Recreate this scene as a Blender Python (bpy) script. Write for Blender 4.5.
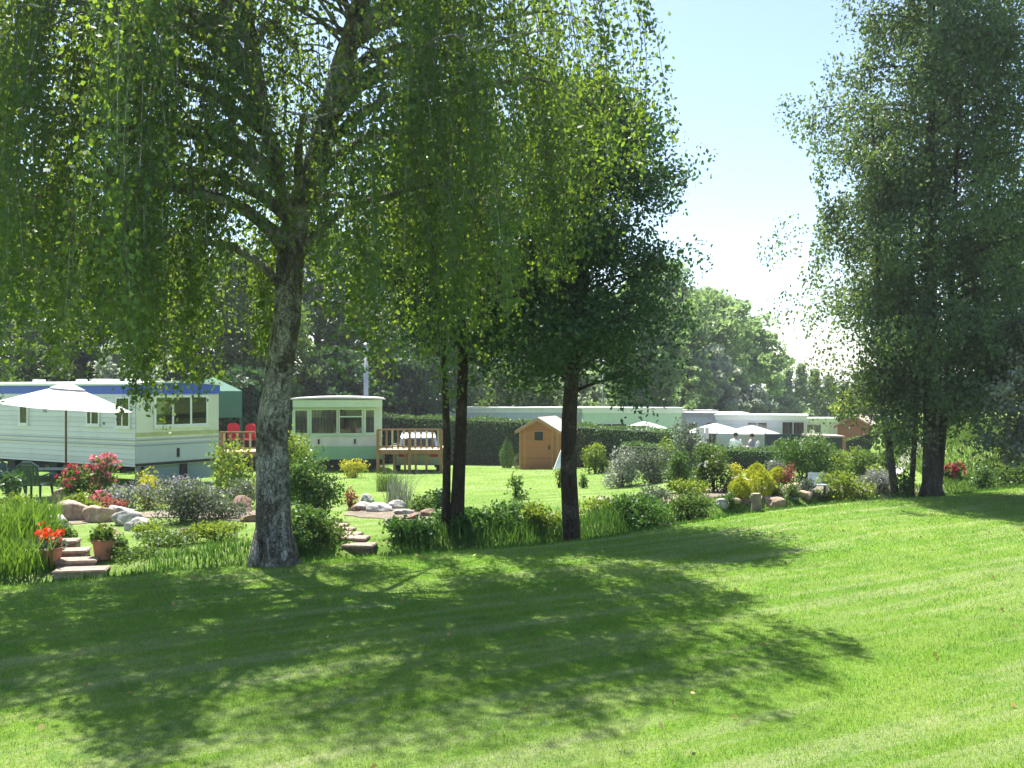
import bpy, bmesh, math, random
import numpy as np
from mathutils import Vector, Matrix, noise

random.seed(7)
RNG = np.random.default_rng(11)
R = math.radians
scene = bpy.context.scene
for _o in list(bpy.data.objects):
    bpy.data.objects.remove(_o)
COL = scene.collection

# ------------------------------------------------------------------ camera, light, exposure
EYE, HZ, F = 2.0, 390.0, 1000.0
cd = bpy.data.cameras.new('camera'); cam = bpy.data.objects.new('camera', cd); COL.objects.link(cam)
cam.location = (0, 0, EYE); cam.rotation_euler = (R(90), 0, 0)
cd.sensor_width = 36; cd.lens = 36 * F / 1024; cd.shift_y = (HZ - 384) / 1024
cd.clip_start = 0.1; cd.clip_end = 3000
scene.camera = cam

SUN_EL = R(62); TO_SUN = Vector((-0.36, 0.93, 0)).normalized()
world = bpy.data.worlds.new('World'); scene.world = world; world.use_nodes = True
wn = world.node_tree; wn.nodes.clear()
sky = wn.nodes.new('ShaderNodeTexSky'); sky.sky_type = 'NISHITA'; sky.sun_disc = False
sky.sun_elevation = SUN_EL; sky.sun_rotation = math.atan2(TO_SUN.x, TO_SUN.y)
sky.air_density = 1.0; sky.dust_density = 0.8; sky.ozone_density = 1.5; sky.altitude = 0
bg = wn.nodes.new('ShaderNodeBackground'); bg.inputs['Strength'].default_value = 0.085
wo = wn.nodes.new('ShaderNodeOutputWorld')
wn.links.new(sky.outputs[0], bg.inputs[0]); wn.links.new(bg.outputs[0], wo.inputs[0])
sl = bpy.data.lights.new('sun', 'SUN'); sl.energy = 5.0; sl.angle = R(0.5); sl.color = (1.0, 0.95, 0.86)
sun = bpy.data.objects.new('sun', sl); COL.objects.link(sun)
sd = Vector((TO_SUN.x * math.cos(SUN_EL), TO_SUN.y * math.cos(SUN_EL), math.sin(SUN_EL)))
sun.rotation_euler = sd.to_track_quat('Z', 'Y').to_euler(); sun.location = (-20, 40, 60)
scene.view_settings.view_transform = 'Standard'; scene.view_settings.look = 'None'
scene.view_settings.gamma = 1; scene.view_settings.use_curve_mapping = False
scene.view_settings.exposure = 1.5
scene.render.engine = 'CYCLES'
cy = scene.cycles
cy.max_bounces = 7; cy.diffuse_bounces = 3; cy.glossy_bounces = 2; cy.transmission_bounces = 5
cy.transparent_max_bounces = 6; cy.caustics_reflective = False; cy.caustics_refractive = False
cy.sample_clamp_indirect = 6

# ------------------------------------------------------------------ helpers
def empty(name, loc, rz=0.0):
    o = bpy.data.objects.new(name, None); COL.objects.link(o)
    o.location = loc; o.rotation_euler = (0, 0, rz); o.empty_display_size = 0.2
    return o

def tag(o, label=None, cat=None, group=None, kind=None):
    if label: o['label'] = label
    if cat: o['category'] = cat
    if group: o['group'] = group
    if kind: o['kind'] = kind
    return o

def thing(name, loc, label, cat, rz=0.0, group=None):
    return tag(empty(name, loc, rz), label, cat, group)

def link(name, me, mat, parent=None, smooth=False):
    o = bpy.data.objects.new(name, me); COL.objects.link(o)
    if mat: me.materials.append(mat)
    if parent: o.parent = parent
    if smooth: me.polygons.foreach_set('use_smooth', [True] * len(me.polygons))
    return o

def np_mesh(name, V, Fc, tint=None):
    """V (n,3) float, Fc (m,k) int"""
    me = bpy.data.meshes.new(name); n = len(V); m, k = Fc.shape
    me.vertices.add(n); me.vertices.foreach_set('co', np.ascontiguousarray(V, dtype=np.float32).ravel())
    me.loops.add(m * k); me.loops.foreach_set('vertex_index', np.ascontiguousarray(Fc, dtype=np.int32).ravel())
    me.polygons.add(m); me.polygons.foreach_set('loop_start', np.arange(0, m * k, k, dtype=np.int32))
    me.polygons.foreach_set('loop_total', np.full(m, k, dtype=np.int32))
    if tint is not None:
        a = me.attributes.new('tint', 'FLOAT', 'FACE'); a.data.foreach_set('value', tint.astype(np.float32))
    me.update(calc_edges=True)
    return me

class MB:
    """collects simple solids into one mesh"""
    def __init__(s): s.v = []; s.f = []
    def add(s, vs, fs):
        b = len(s.v); s.v += [tuple(p) for p in vs]; s.f += [tuple(i + b for i in f) for f in fs]; return s
    def box(s, x0, x1, y0, y1, z0, z1):
        v = [(x, y, z) for z in (z0, z1) for y in (y0, y1) for x in (x0, x1)]
        return s.add(v, [(0, 2, 3, 1), (4, 5, 7, 6), (0, 1, 5, 4), (2, 6, 7, 3), (0, 4, 6, 2), (1, 3, 7, 5)])
    def prism(s, prof, y0, y1):
        """profile in (x,z), extruded along y"""
        n = len(prof); v = [(x, y0, z) for x, z in prof] + [(x, y1, z) for x, z in prof]
        f = [tuple(range(n)), tuple(range(2 * n - 1, n - 1, -1))]
        f += [(i, i + n, (i + 1) % n + n, (i + 1) % n) for i in range(n)]
        return s.add(v, f)
    def tube(s, pts, rad, n=8, cap=True):
        pts = [Vector(p) for p in pts]; ring = []; v = []; f = []
        prev = None
        for i, p in enumerate(pts):
            d = (pts[min(i + 1, len(pts) - 1)] - pts[max(i - 1, 0)])
            d = d.normalized() if d.length > 1e-9 else Vector((0, 0, 1))
            if prev is None: a = d.orthogonal().normalized()
            else:
                a = prev - d * prev.dot(d)
                a = a.normalized() if a.length > 1e-6 else d.orthogonal().normalized()
            prev = a; b = d.cross(a); r = rad[i] if hasattr(rad, '__len__') else rad
            for k in range(n):
                t = 2 * math.pi * k / n; v.append(p + (a * math.cos(t) + b * math.sin(t)) * r)
        for i in range(len(pts) - 1):
            for k in range(n):
                f.append((i * n + k, i * n + (k + 1) % n, (i + 1) * n + (k + 1) % n, (i + 1) * n + k))
        if cap: f += [tuple(range(n - 1, -1, -1)), tuple(range((len(pts) - 1) * n, len(pts) * n))]
        return s.add(v, f)
    def lathe(s, prof, n=20, c=(0, 0, 0)):
        v = []; f = []; m = len(prof)
        for r, z in prof:
            for k in range(n):
                t = 2 * math.pi * k / n; v.append((c[0] + r * math.cos(t), c[1] + r * math.sin(t), c[2] + z))
        for i in range(m - 1):
            for k in range(n): f.append((i * n + k, i * n + (k + 1) % n, (i + 1) * n + (k + 1) % n, (i + 1) * n + k))
        f += [tuple(range(n - 1, -1, -1)), tuple(range((m - 1) * n, m * n))]
        return s.add(v, f)
    def build(s, name, mat, parent=None, smooth=False, bevel=0.0):
        me = bpy.data.meshes.new(name); me.from_pydata([tuple(p) for p in s.v], [], s.f); me.update()
        bm = bmesh.new(); bm.from_mesh(me); bmesh.ops.recalc_face_normals(bm, faces=bm.faces)
        if bevel: bmesh.ops.bevel(bm, geom=bm.edges[:], offset=bevel, segments=2, affect='EDGES', clamp_overlap=True)
        bm.to_mesh(me); bm.free()
        return link(name, me, mat, parent, smooth)

def smooth(x, a, b):
    t = np.clip((x - a) / (b - a), 0, 1); return t * t * (3 - 2 * t)

# ------------------------------------------------------------------ terrain
EX = [-60, -5.4, -2.8, 0.8, 4, 8.1, 10.5, 14, 60]
EY = [-20, 10.6, 11.9, 13.9, 16.5, 19.5, 21.0, 23, 46]
def T(X, Y):
    X = np.asarray(X, float); Y = np.asarray(Y, float)
    s = (Y - np.interp(X, EX, EY)) * 0.85
    zl = 0.03 * np.sin(X * 0.55 + Y * 0.3) + 0.025 * np.sin(Y * 0.9 - X * 0.35) - 0.02
    zl = zl - 0.05 * smooth(s, -0.8, 0.0)
    zg = np.interp(Y, [8, 13, 14.8, 18, 24, 28, 40, 43, 50, 60, 70, 110, 2000], [-.5, -.5, -.33, -.36, -.55, -.7, -1.22, -1.42, -1.75, -2.1, -2.5, -3.2, -3.2])
    zg = zg + 0.24 * smooth(X, 2.6, 4.4) * (1 - smooth(Y, 27, 36))
    zg = zg + 0.03 * np.sin(X * 1.3) * np.cos(Y * 0.8)
    zb = np.interp(Y, [19, 22, 24, 30, 40, 80, 2000], [-.1, -.35, -.2, .42, .75, .8, .8])
    wb = smooth(X - (8.6 + 0.28 * (Y - 20)), 0.0, 2.2)
    zg = zg * (1 - wb) + zb * wb
    deep = -1.05 * (1 - 0.55 * smooth(X, 6.5, 10.5))
    z = zl + (deep - zl) * smooth(s, 0.0, 1.0)
    z = z + (zg - z) * smooth(s, 1.5, 2.9)
    return z
def Tz(x, y): return float(T(x, y))
def gp(px, D, dz=0.0):
    X = (px - 512) / F * D
    return Vector((X, D, Tz(X, D) + dz))
def at(px, py, D): return Vector(((px - 512) / F * D, D, EYE - (py - HZ) / F * D))
def zy(py, D): return EYE - (py - HZ) / F * D

# ------------------------------------------------------------------ materials
def newmat(name):
    m = bpy.data.materials.new(name); m.use_nodes = True; nt = m.node_tree; nt.nodes.clear()
    out = nt.nodes.new('ShaderNodeOutputMaterial'); return m, nt, out
def N(nt, t, **kw):
    n = nt.nodes.new(t)
    for k, v in kw.items(): setattr(n, k, v)
    return n
def ramp(nt, fac, stops):
    r = N(nt, 'ShaderNodeValToRGB'); e = r.color_ramp.elements
    while len(e) < len(stops): e.new(0.5)
    for i, (p, c) in enumerate(stops): e[i].position = p; e[i].color = (*c, 1) if len(c) == 3 else c
    nt.links.new(fac, r.inputs[0]); return r.outputs[0]
def mixc(nt, fac, a, b, mode='MIX'):
    m = N(nt, 'ShaderNodeMix', data_type='RGBA', blend_type=mode)
    L = nt.links
    for sock, v in ((m.inputs[0], fac), (m.inputs[6], a), (m.inputs[7], b)):
        if hasattr(v, 'is_linked') or hasattr(v, 'links'): L.new(v, sock)
        elif isinstance(v, (int, float)): sock.default_value = v
        else: sock.default_value = (*v, 1)
    return m.outputs[2]
def noise_n(nt, vec, scale, detail=4, rough=0.55, dist=0.0):
    n = N(nt, 'ShaderNodeTexNoise'); n.inputs['Scale'].default_value = scale; n.inputs['Detail'].default_value = detail
    n.inputs['Roughness'].default_value = rough; n.inputs['Distortion'].default_value = dist
    if vec is not None: nt.links.new(vec, n.inputs['Vector'])
    return n.outputs[0]
def mapping(nt, vec, scale=(1, 1, 1), rot=(0, 0, 0)):
    m = N(nt, 'ShaderNodeMapping'); m.inputs['Scale'].default_value = scale; m.inputs['Rotation'].default_value = rot
    nt.links.new(vec, m.inputs['Vector']); return m.outputs[0]
def bump(nt, h, strength=0.3, dist=0.02):
    b = N(nt, 'ShaderNodeBump'); b.inputs['Strength'].default_value = strength; b.inputs['Distance'].default_value = dist
    nt.links.new(h, b.inputs['Height']); return b.outputs[0]

def plain(name, c, rough=0.6, var=0.12, scale=6.0, bmp=0.15, metal=0.0, dirt=0.25):
    m, nt, out = newmat(name); L = nt.links
    p = N(nt, 'ShaderNodeBsdfPrincipled'); tc = N(nt, 'ShaderNodeTexCoord').outputs['Object']
    n1 = noise_n(nt, tc, scale, 6); n2 = noise_n(nt, mapping(nt, tc, (1, 1, 0.25)), scale * 0.35, 5, 0.65)
    lo = tuple(v * (1 - var) for v in c); hi = tuple(min(1, v * (1 + var)) for v in c)
    col = ramp(nt, n1, [(0.3, lo), (0.7, hi)])
    dm = ramp(nt, n2, [(0.52, (0, 0, 0)), (0.78, (dirt, dirt, dirt))])
    col = mixc(nt, dm, col, tuple(v * 0.55 + 0.01 for v in c))
    L.new(col, p.inputs['Base Color']); p.inputs['Roughness'].default_value = rough; p.inputs['Metallic'].default_value = metal
    L.new(bump(nt, n1, bmp, 0.01), p.inputs['Normal']); L.new(p.outputs[0], out.inputs[0]); return m

def leafmat(name, c0, c1, tr, tf=0.45, rough=0.5, spec=0.3):
    """c0..c1 leaf reflectance range, tr transmitted colour"""
    m, nt, out = newmat(name); L = nt.links
    a = N(nt, 'ShaderNodeAttribute', attribute_name='tint').outputs['Fac']
    geo = N(nt, 'ShaderNodeNewGeometry').outputs['Position']
    nn = noise_n(nt, geo, 0.9, 2)
    ad = N(nt, 'ShaderNodeMath', operation='MULTIPLY_ADD'); ad.inputs[1].default_value = 0.65
    L.new(a, ad.inputs[0]); mu = N(nt, 'ShaderNodeMath', operation='MULTIPLY'); mu.inputs[1].default_value = 0.4
    L.new(nn, mu.inputs[0]); L.new(mu.outputs[0], ad.inputs[2])
    col = ramp(nt, ad.outputs[0], [(0.15, c0), (0.85, c1)])
    tcol = mixc(nt, a, tuple(v * 0.7 for v in tr), tr)
    p = N(nt, 'ShaderNodeBsdfPrincipled'); p.inputs['Roughness'].default_value = rough
    p.inputs['Specular IOR Level'].default_value = spec
    L.new(col, p.inputs['Base Color'])
    t = N(nt, 'ShaderNodeBsdfTranslucent'); L.new(tcol, t.inputs[0])
    mx = N(nt, 'ShaderNodeMixShader'); mx.inputs[0].default_value = tf
    L.new(p.outputs[0], mx.inputs[1]); L.new(t.outputs[0], mx.inputs[2]); L.new(mx.outputs[0], out.inputs[0]); return m

def grass_color(nt, dry=1.0):
    geo = N(nt, 'ShaderNodeNewGeometry').outputs['Position']
    n1 = noise_n(nt, geo, 0.5, 3); n2 = noise_n(nt, geo, 5.0, 4); n3 = noise_n(nt, geo, 28, 2)
    col = ramp(nt, n1, [(0.32, (0.165, 0.31, 0.035)), (0.5, (0.21, 0.37, 0.045)), (0.68, (0.32, 0.46, 0.08))])
    col = mixc(nt, ramp(nt, n2, [(0.35, (0, 0, 0)), (0.75, (.75, .75, .75))]), col, (0.20, 0.39, 0.04))
    col = mixc(nt, ramp(nt, n3, [(0.45, (0, 0, 0)), (0.75, (.5, .5, .5))]), col, (0.12, 0.22, 0.025))
    # mowing lines run along the ditch
    rot = mapping(nt, geo, (1, 1, 1), (0, 0, -R(32)))
    wv = N(nt, 'ShaderNodeTexWave'); wv.bands_direction = 'Y'; wv.inputs['Scale'].default_value = 0.33
    wv.inputs['Distortion'].default_value = 1.2; wv.inputs['Detail'].default_value = 2; wv.inputs['Detail Scale'].default_value = 0.35
    nt.links.new(rot, wv.inputs['Vector'])
    col = mixc(nt, ramp(nt, wv.outputs['Fac'], [(0.3, (0, 0, 0)), (0.8, (.16, .16, .16))]), col, (0.32, 0.42, 0.11))
    n4 = noise_n(nt, mapping(nt, rot, (0.16, 2.0, 1)), 1.5, 6, 0.65)
    col = mixc(nt, ramp(nt, n4, [(0.47, (0, 0, 0)), (0.72, (.8 * dry,) * 3)]), col, (0.46, 0.50, 0.24))
    n5 = noise_n(nt, geo, 1.7, 3)
    col = mixc(nt, ramp(nt, n5, [(0.64, (0, 0, 0)), (0.76, (.5, .5, .5))]), col, (0.34, 0.32, 0.12))
    n6 = noise_n(nt, geo, 2.6, 4, 0.7)
    col = mixc(nt, ramp(nt, n6, [(0.56, (0, 0, 0)), (0.66, (.55, .55, .55))]), col, (0.10, 0.25, 0.035))
    return col

def mat_ground():
    m, nt, out = newmat('lawn_turf'); L = nt.links
    p = N(nt, 'ShaderNodeBsdfPrincipled'); p.inputs['Roughness'].default_value = 0.9; p.inputs['Specular IOR Level'].default_value = 0.15
    col = grass_color(nt)
    geo = N(nt, 'ShaderNodeNewGeometry').outputs['Position']
    L.new(mixc(nt, 1.0, col, (.72, .70, .80), 'MULTIPLY'), p.inputs['Base Color'])  # base darkened: shade between the blades put into the colour
    h = noise_n(nt, geo, 34, 5, 0.7); L.new(bump(nt, h, 0.9, 0.05), p.inputs['Normal'])
    L.new(p.outputs[0], out.inputs[0]); return m
def mat_blade(name, far=False):
    m, nt, out = newmat(name); L = nt.links
    a = N(nt, 'ShaderNodeAttribute', attribute_name='tint').outputs['Fac']
    col = grass_color(nt)
    col = mixc(nt, a, mixc(nt, 0.55, col, (0.05, 0.13, 0.01)), col)
    p = N(nt, 'ShaderNodeBsdfPrincipled'); p.inputs['Roughness'].default_value = 0.5; p.inputs['Specular IOR Level'].default_value = 0.25
    L.new(col, p.inputs['Base Color'])
    t = N(nt, 'ShaderNodeBsdfTranslucent'); L.new(mixc(nt, 1.0, col, (1.35, 1.5, 0.55), 'MULTIPLY'), t.inputs[0])
    mx = N(nt, 'ShaderNodeMixShader'); mx.inputs[0].default_value = 0.45
    L.new(p.outputs[0], mx.inputs[1]); L.new(t.outputs[0], mx.inputs[2]); L.new(mx.outputs[0], out.inputs[0]); return m

def mat_bark(name, dark, light, amount=0.5, sc=1.0):
    m, nt, out = newmat(name); L = nt.links
    tc = N(nt, 'ShaderNodeTexCoord').outputs['Object']
    n1 = noise_n(nt, mapping(nt, tc, (1, 1, 0.22)), 9 * sc, 8, 0.7, 0.6)
    n2 = noise_n(nt, mapping(nt, tc, (1, 1, 0.8)), 2.3 * sc, 5, 0.7, 0.8)
    vo = N(nt, 'ShaderNodeTexVoronoi', feature='DISTANCE_TO_EDGE'); vo.inputs['Scale'].default_value = 17 * sc
    wp = N(nt, 'ShaderNodeVectorMath', operation='MULTIPLY_ADD'); wn2 = N(nt, 'ShaderNodeTexNoise'); wn2.inputs['Scale'].default_value = 6; wn2.inputs['Detail'].default_value = 5
    L.new(tc, wn2.inputs['Vector']); L.new(wn2.outputs['Color'], wp.inputs[0]); wp.inputs[1].default_value = (.28, .28, .5); L.new(mapping(nt, tc, (1, 1, 0.16)), wp.inputs[2])
    L.new(wp.outputs[0], vo.inputs['Vector'])
    col = ramp(nt, n1, [(0.3, tuple(v * .45 for v in dark)), (0.65, dark)])
    pm = ramp(nt, n2, [(0.62 - amount * 0.3, (0, 0, 0)), (0.70 - amount * 0.22, (1, 1, 1))])
    lt = ramp(nt, n1, [(0.35, tuple(v * .55 for v in light)), (0.6, light)])
    col = mixc(nt, pm, col, lt)
    crack = ramp(nt, vo.outputs[0], [(0.0, (0.25, 0.25, 0.25)), (0.10, (1, 1, 1))])
    col = mixc(nt, 0.6, col, crack, 'MULTIPLY')
    p = N(nt, 'ShaderNodeBsdfPrincipled'); p.inputs['Roughness'].default_value = 0.9; p.inputs['Specular IOR Level'].default_value = 0.2
    L.new(col, p.inputs['Base Color'])
    ad = N(nt, 'ShaderNodeMath', operation='ADD'); L.new(n1, ad.inputs[0]); L.new(crack, ad.inputs[1])
    L.new(bump(nt, ad.outputs[0], 0.9, 0.03), p.inputs['Normal']); L.new(p.outputs[0], out.inputs[0]); return m

def mat_rock(name, c0, c1, c2):
    m, nt, out = newmat(name); L = nt.links
    tc = N(nt, 'ShaderNodeTexCoord').outputs['Object']
    n1 = noise_n(nt, tc, 3.5, 8, 0.65, 0.4); n2 = noise_n(nt, tc, 16, 6, 0.7)
    col = ramp(nt, n1, [(0.3, c0), (0.5, c1), (0.72, c2)])
    col = mixc(nt, ramp(nt, n2, [(0.3, (.8, .8, .8)), (0.6, (0, 0, 0))]), col, tuple(v * .5 for v in c0))
    p = N(nt, 'ShaderNodeBsdfPrincipled'); p.inputs['Roughness'].default_value = 0.85
    L.new(col, p.inputs['Base Color']); L.new(bump(nt, n2, 0.7, 0.03), p.inputs['Normal']); L.new(p.outputs[0], out.inputs[0]); return m

def mat_clad(name, c, pitch=0.13, vertical=False, rough=0.45, depth=0.5, dirt=0.25, groove=0.55):
    """painted or wooden boards with a dark groove every pitch metres"""
    m, nt, out = newmat(name); L = nt.links
    tc = N(nt, 'ShaderNodeTexCoord').outputs['Object']
    sx = N(nt, 'ShaderNodeSeparateXYZ'); L.new(tc, sx.inputs[0])
    if vertical:
        s = N(nt, 'ShaderNodeMath', operation='ADD'); L.new(sx.outputs[0], s.inputs[0]); L.new(sx.outputs[1], s.inputs[1]); src = s.outputs[0]
    else: src = sx.outputs[2]
    d = N(nt, 'ShaderNodeMath', operation='DIVIDE'); d.inputs[1].default_value = pitch; L.new(src, d.inputs[0])
    fr = N(nt, 'ShaderNodeMath', operation='FRACT'); L.new(d.outputs[0], fr.inputs[0])
    g = ramp(nt, fr.outputs[0], [(0.0, (0, 0, 0)), (0.10, (1, 1, 1)), (0.92, (.85, .85, .85)), (1.0, (0, 0, 0))])
    fl = N(nt, 'ShaderNodeMath', operation='FLOOR'); L.new(d.outputs[0], fl.inputs[0])
    wn_ = N(nt, 'ShaderNodeTexWhiteNoise', noise_dimensions='1D'); L.new(fl.outputs[0], wn_.inputs['W'])
    st = (1, 1, 0.12) if vertical else (0.12, 0.12, 1)
    n1 = noise_n(nt, mapping(nt, tc, st), 14, 6, 0.65)
    n2 = noise_n(nt, tc, 1.3, 5, 0.65)
    ad = N(nt, 'ShaderNodeMath', operation='ADD'); L.new(n1, ad.inputs[0]); L.new(wn_.outputs[0], ad.inputs[1])
    col = ramp(nt, ad.outputs[0], [(0.2, tuple(v * (1 - dirt * .6) for v in c)), (1.0, tuple(min(1, v * 1.08) for v in c))])
    col = mixc(nt, ramp(nt, n2, [(0.5, (0, 0, 0)), (0.8, (dirt,) * 3)]), col, tuple(v * .5 for v in c))
    dk = tuple(v * groove for v in (1, 1, 1)); gm = ramp(nt, g, [(0, dk), (1, (1, 1, 1))])
    col = mixc(nt, 1.0, col, gm, 'MULTIPLY')
    p = N(nt, 'ShaderNodeBsdfPrincipled'); p.inputs['Roughness'].default_value = rough
    L.new(col, p.inputs['Base Color']); L.new(bump(nt, g, depth, 0.015), p.inputs['Normal']); L.new(p.outputs[0], out.inputs[0]); return m

def mat_pane():
    m, nt, out = newmat('window_glass'); L = nt.links
    g = N(nt, 'ShaderNodeBsdfGlossy'); g.inputs['Roughness'].default_value = 0.03; g.inputs['Color'].default_value = (.9, .95, .95, 1)
    t = N(nt, 'ShaderNodeBsdfTransparent'); t.inputs[0].default_value = (.72, .72, .72, 1)
    fr = N(nt, 'ShaderNodeFresnel'); fr.inputs[0].default_value = 1.6
    mx = N(nt, 'ShaderNodeMixShader'); L.new(fr.outputs[0], mx.inputs[0]); L.new(t.outputs[0], mx.inputs[1]); L.new(g.outputs[0], mx.inputs[2])
    L.new(mx.outputs[0], out.inputs[0]); return m
def mat_cloth(name, c, tf=0.35):
    m, nt, out = newmat(name); L = nt.links
    tc = N(nt, 'ShaderNodeTexCoord').outputs['Object']
    n = noise_n(nt, tc, 2.2, 5, 0.6); col = ramp(nt, n, [(0.3, tuple(v * .9 for v in c)), (0.7, c)])
    p = N(nt, 'ShaderNodeBsdfPrincipled'); p.inputs['Roughness'].default_value = 0.8; L.new(col, p.inputs['Base Color'])
    n2 = noise_n(nt, tc, 6, 3); L.new(bump(nt, n2, 0.25, 0.03), p.inputs['Normal'])
    t = N(nt, 'ShaderNodeBsdfTranslucent'); L.new(col, t.inputs[0])
    mx = N(nt, 'ShaderNodeMixShader'); mx.inputs[0].default_value = tf
    L.new(p.outputs[0], mx.inputs[1]); L.new(t.outputs[0], mx.inputs[2]); L.new(mx.outputs[0], out.inputs[0]); return m
def mat_curtain(name, c):
    m, nt, out = newmat(name); L = nt.links
    tc = N(nt, 'ShaderNodeTexCoord').outputs['Object']
    n = noise_n(nt, mapping(nt, tc, (1, 1, 0.05)), 16, 3, 0.5)
    col = ramp(nt, n, [(0.35, tuple(v * .35 for v in c)), (0.65, c)])
    p = N(nt, 'ShaderNodeBsdfPrincipled'); p.inputs['Roughness'].default_value = 0.9; L.new(col, p.inputs['Base Color'])
    L.new(bump(nt, n, 0.8, 0.05), p.inputs['Normal']); L.new(p.outputs[0], out.inputs[0]); return m

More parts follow.
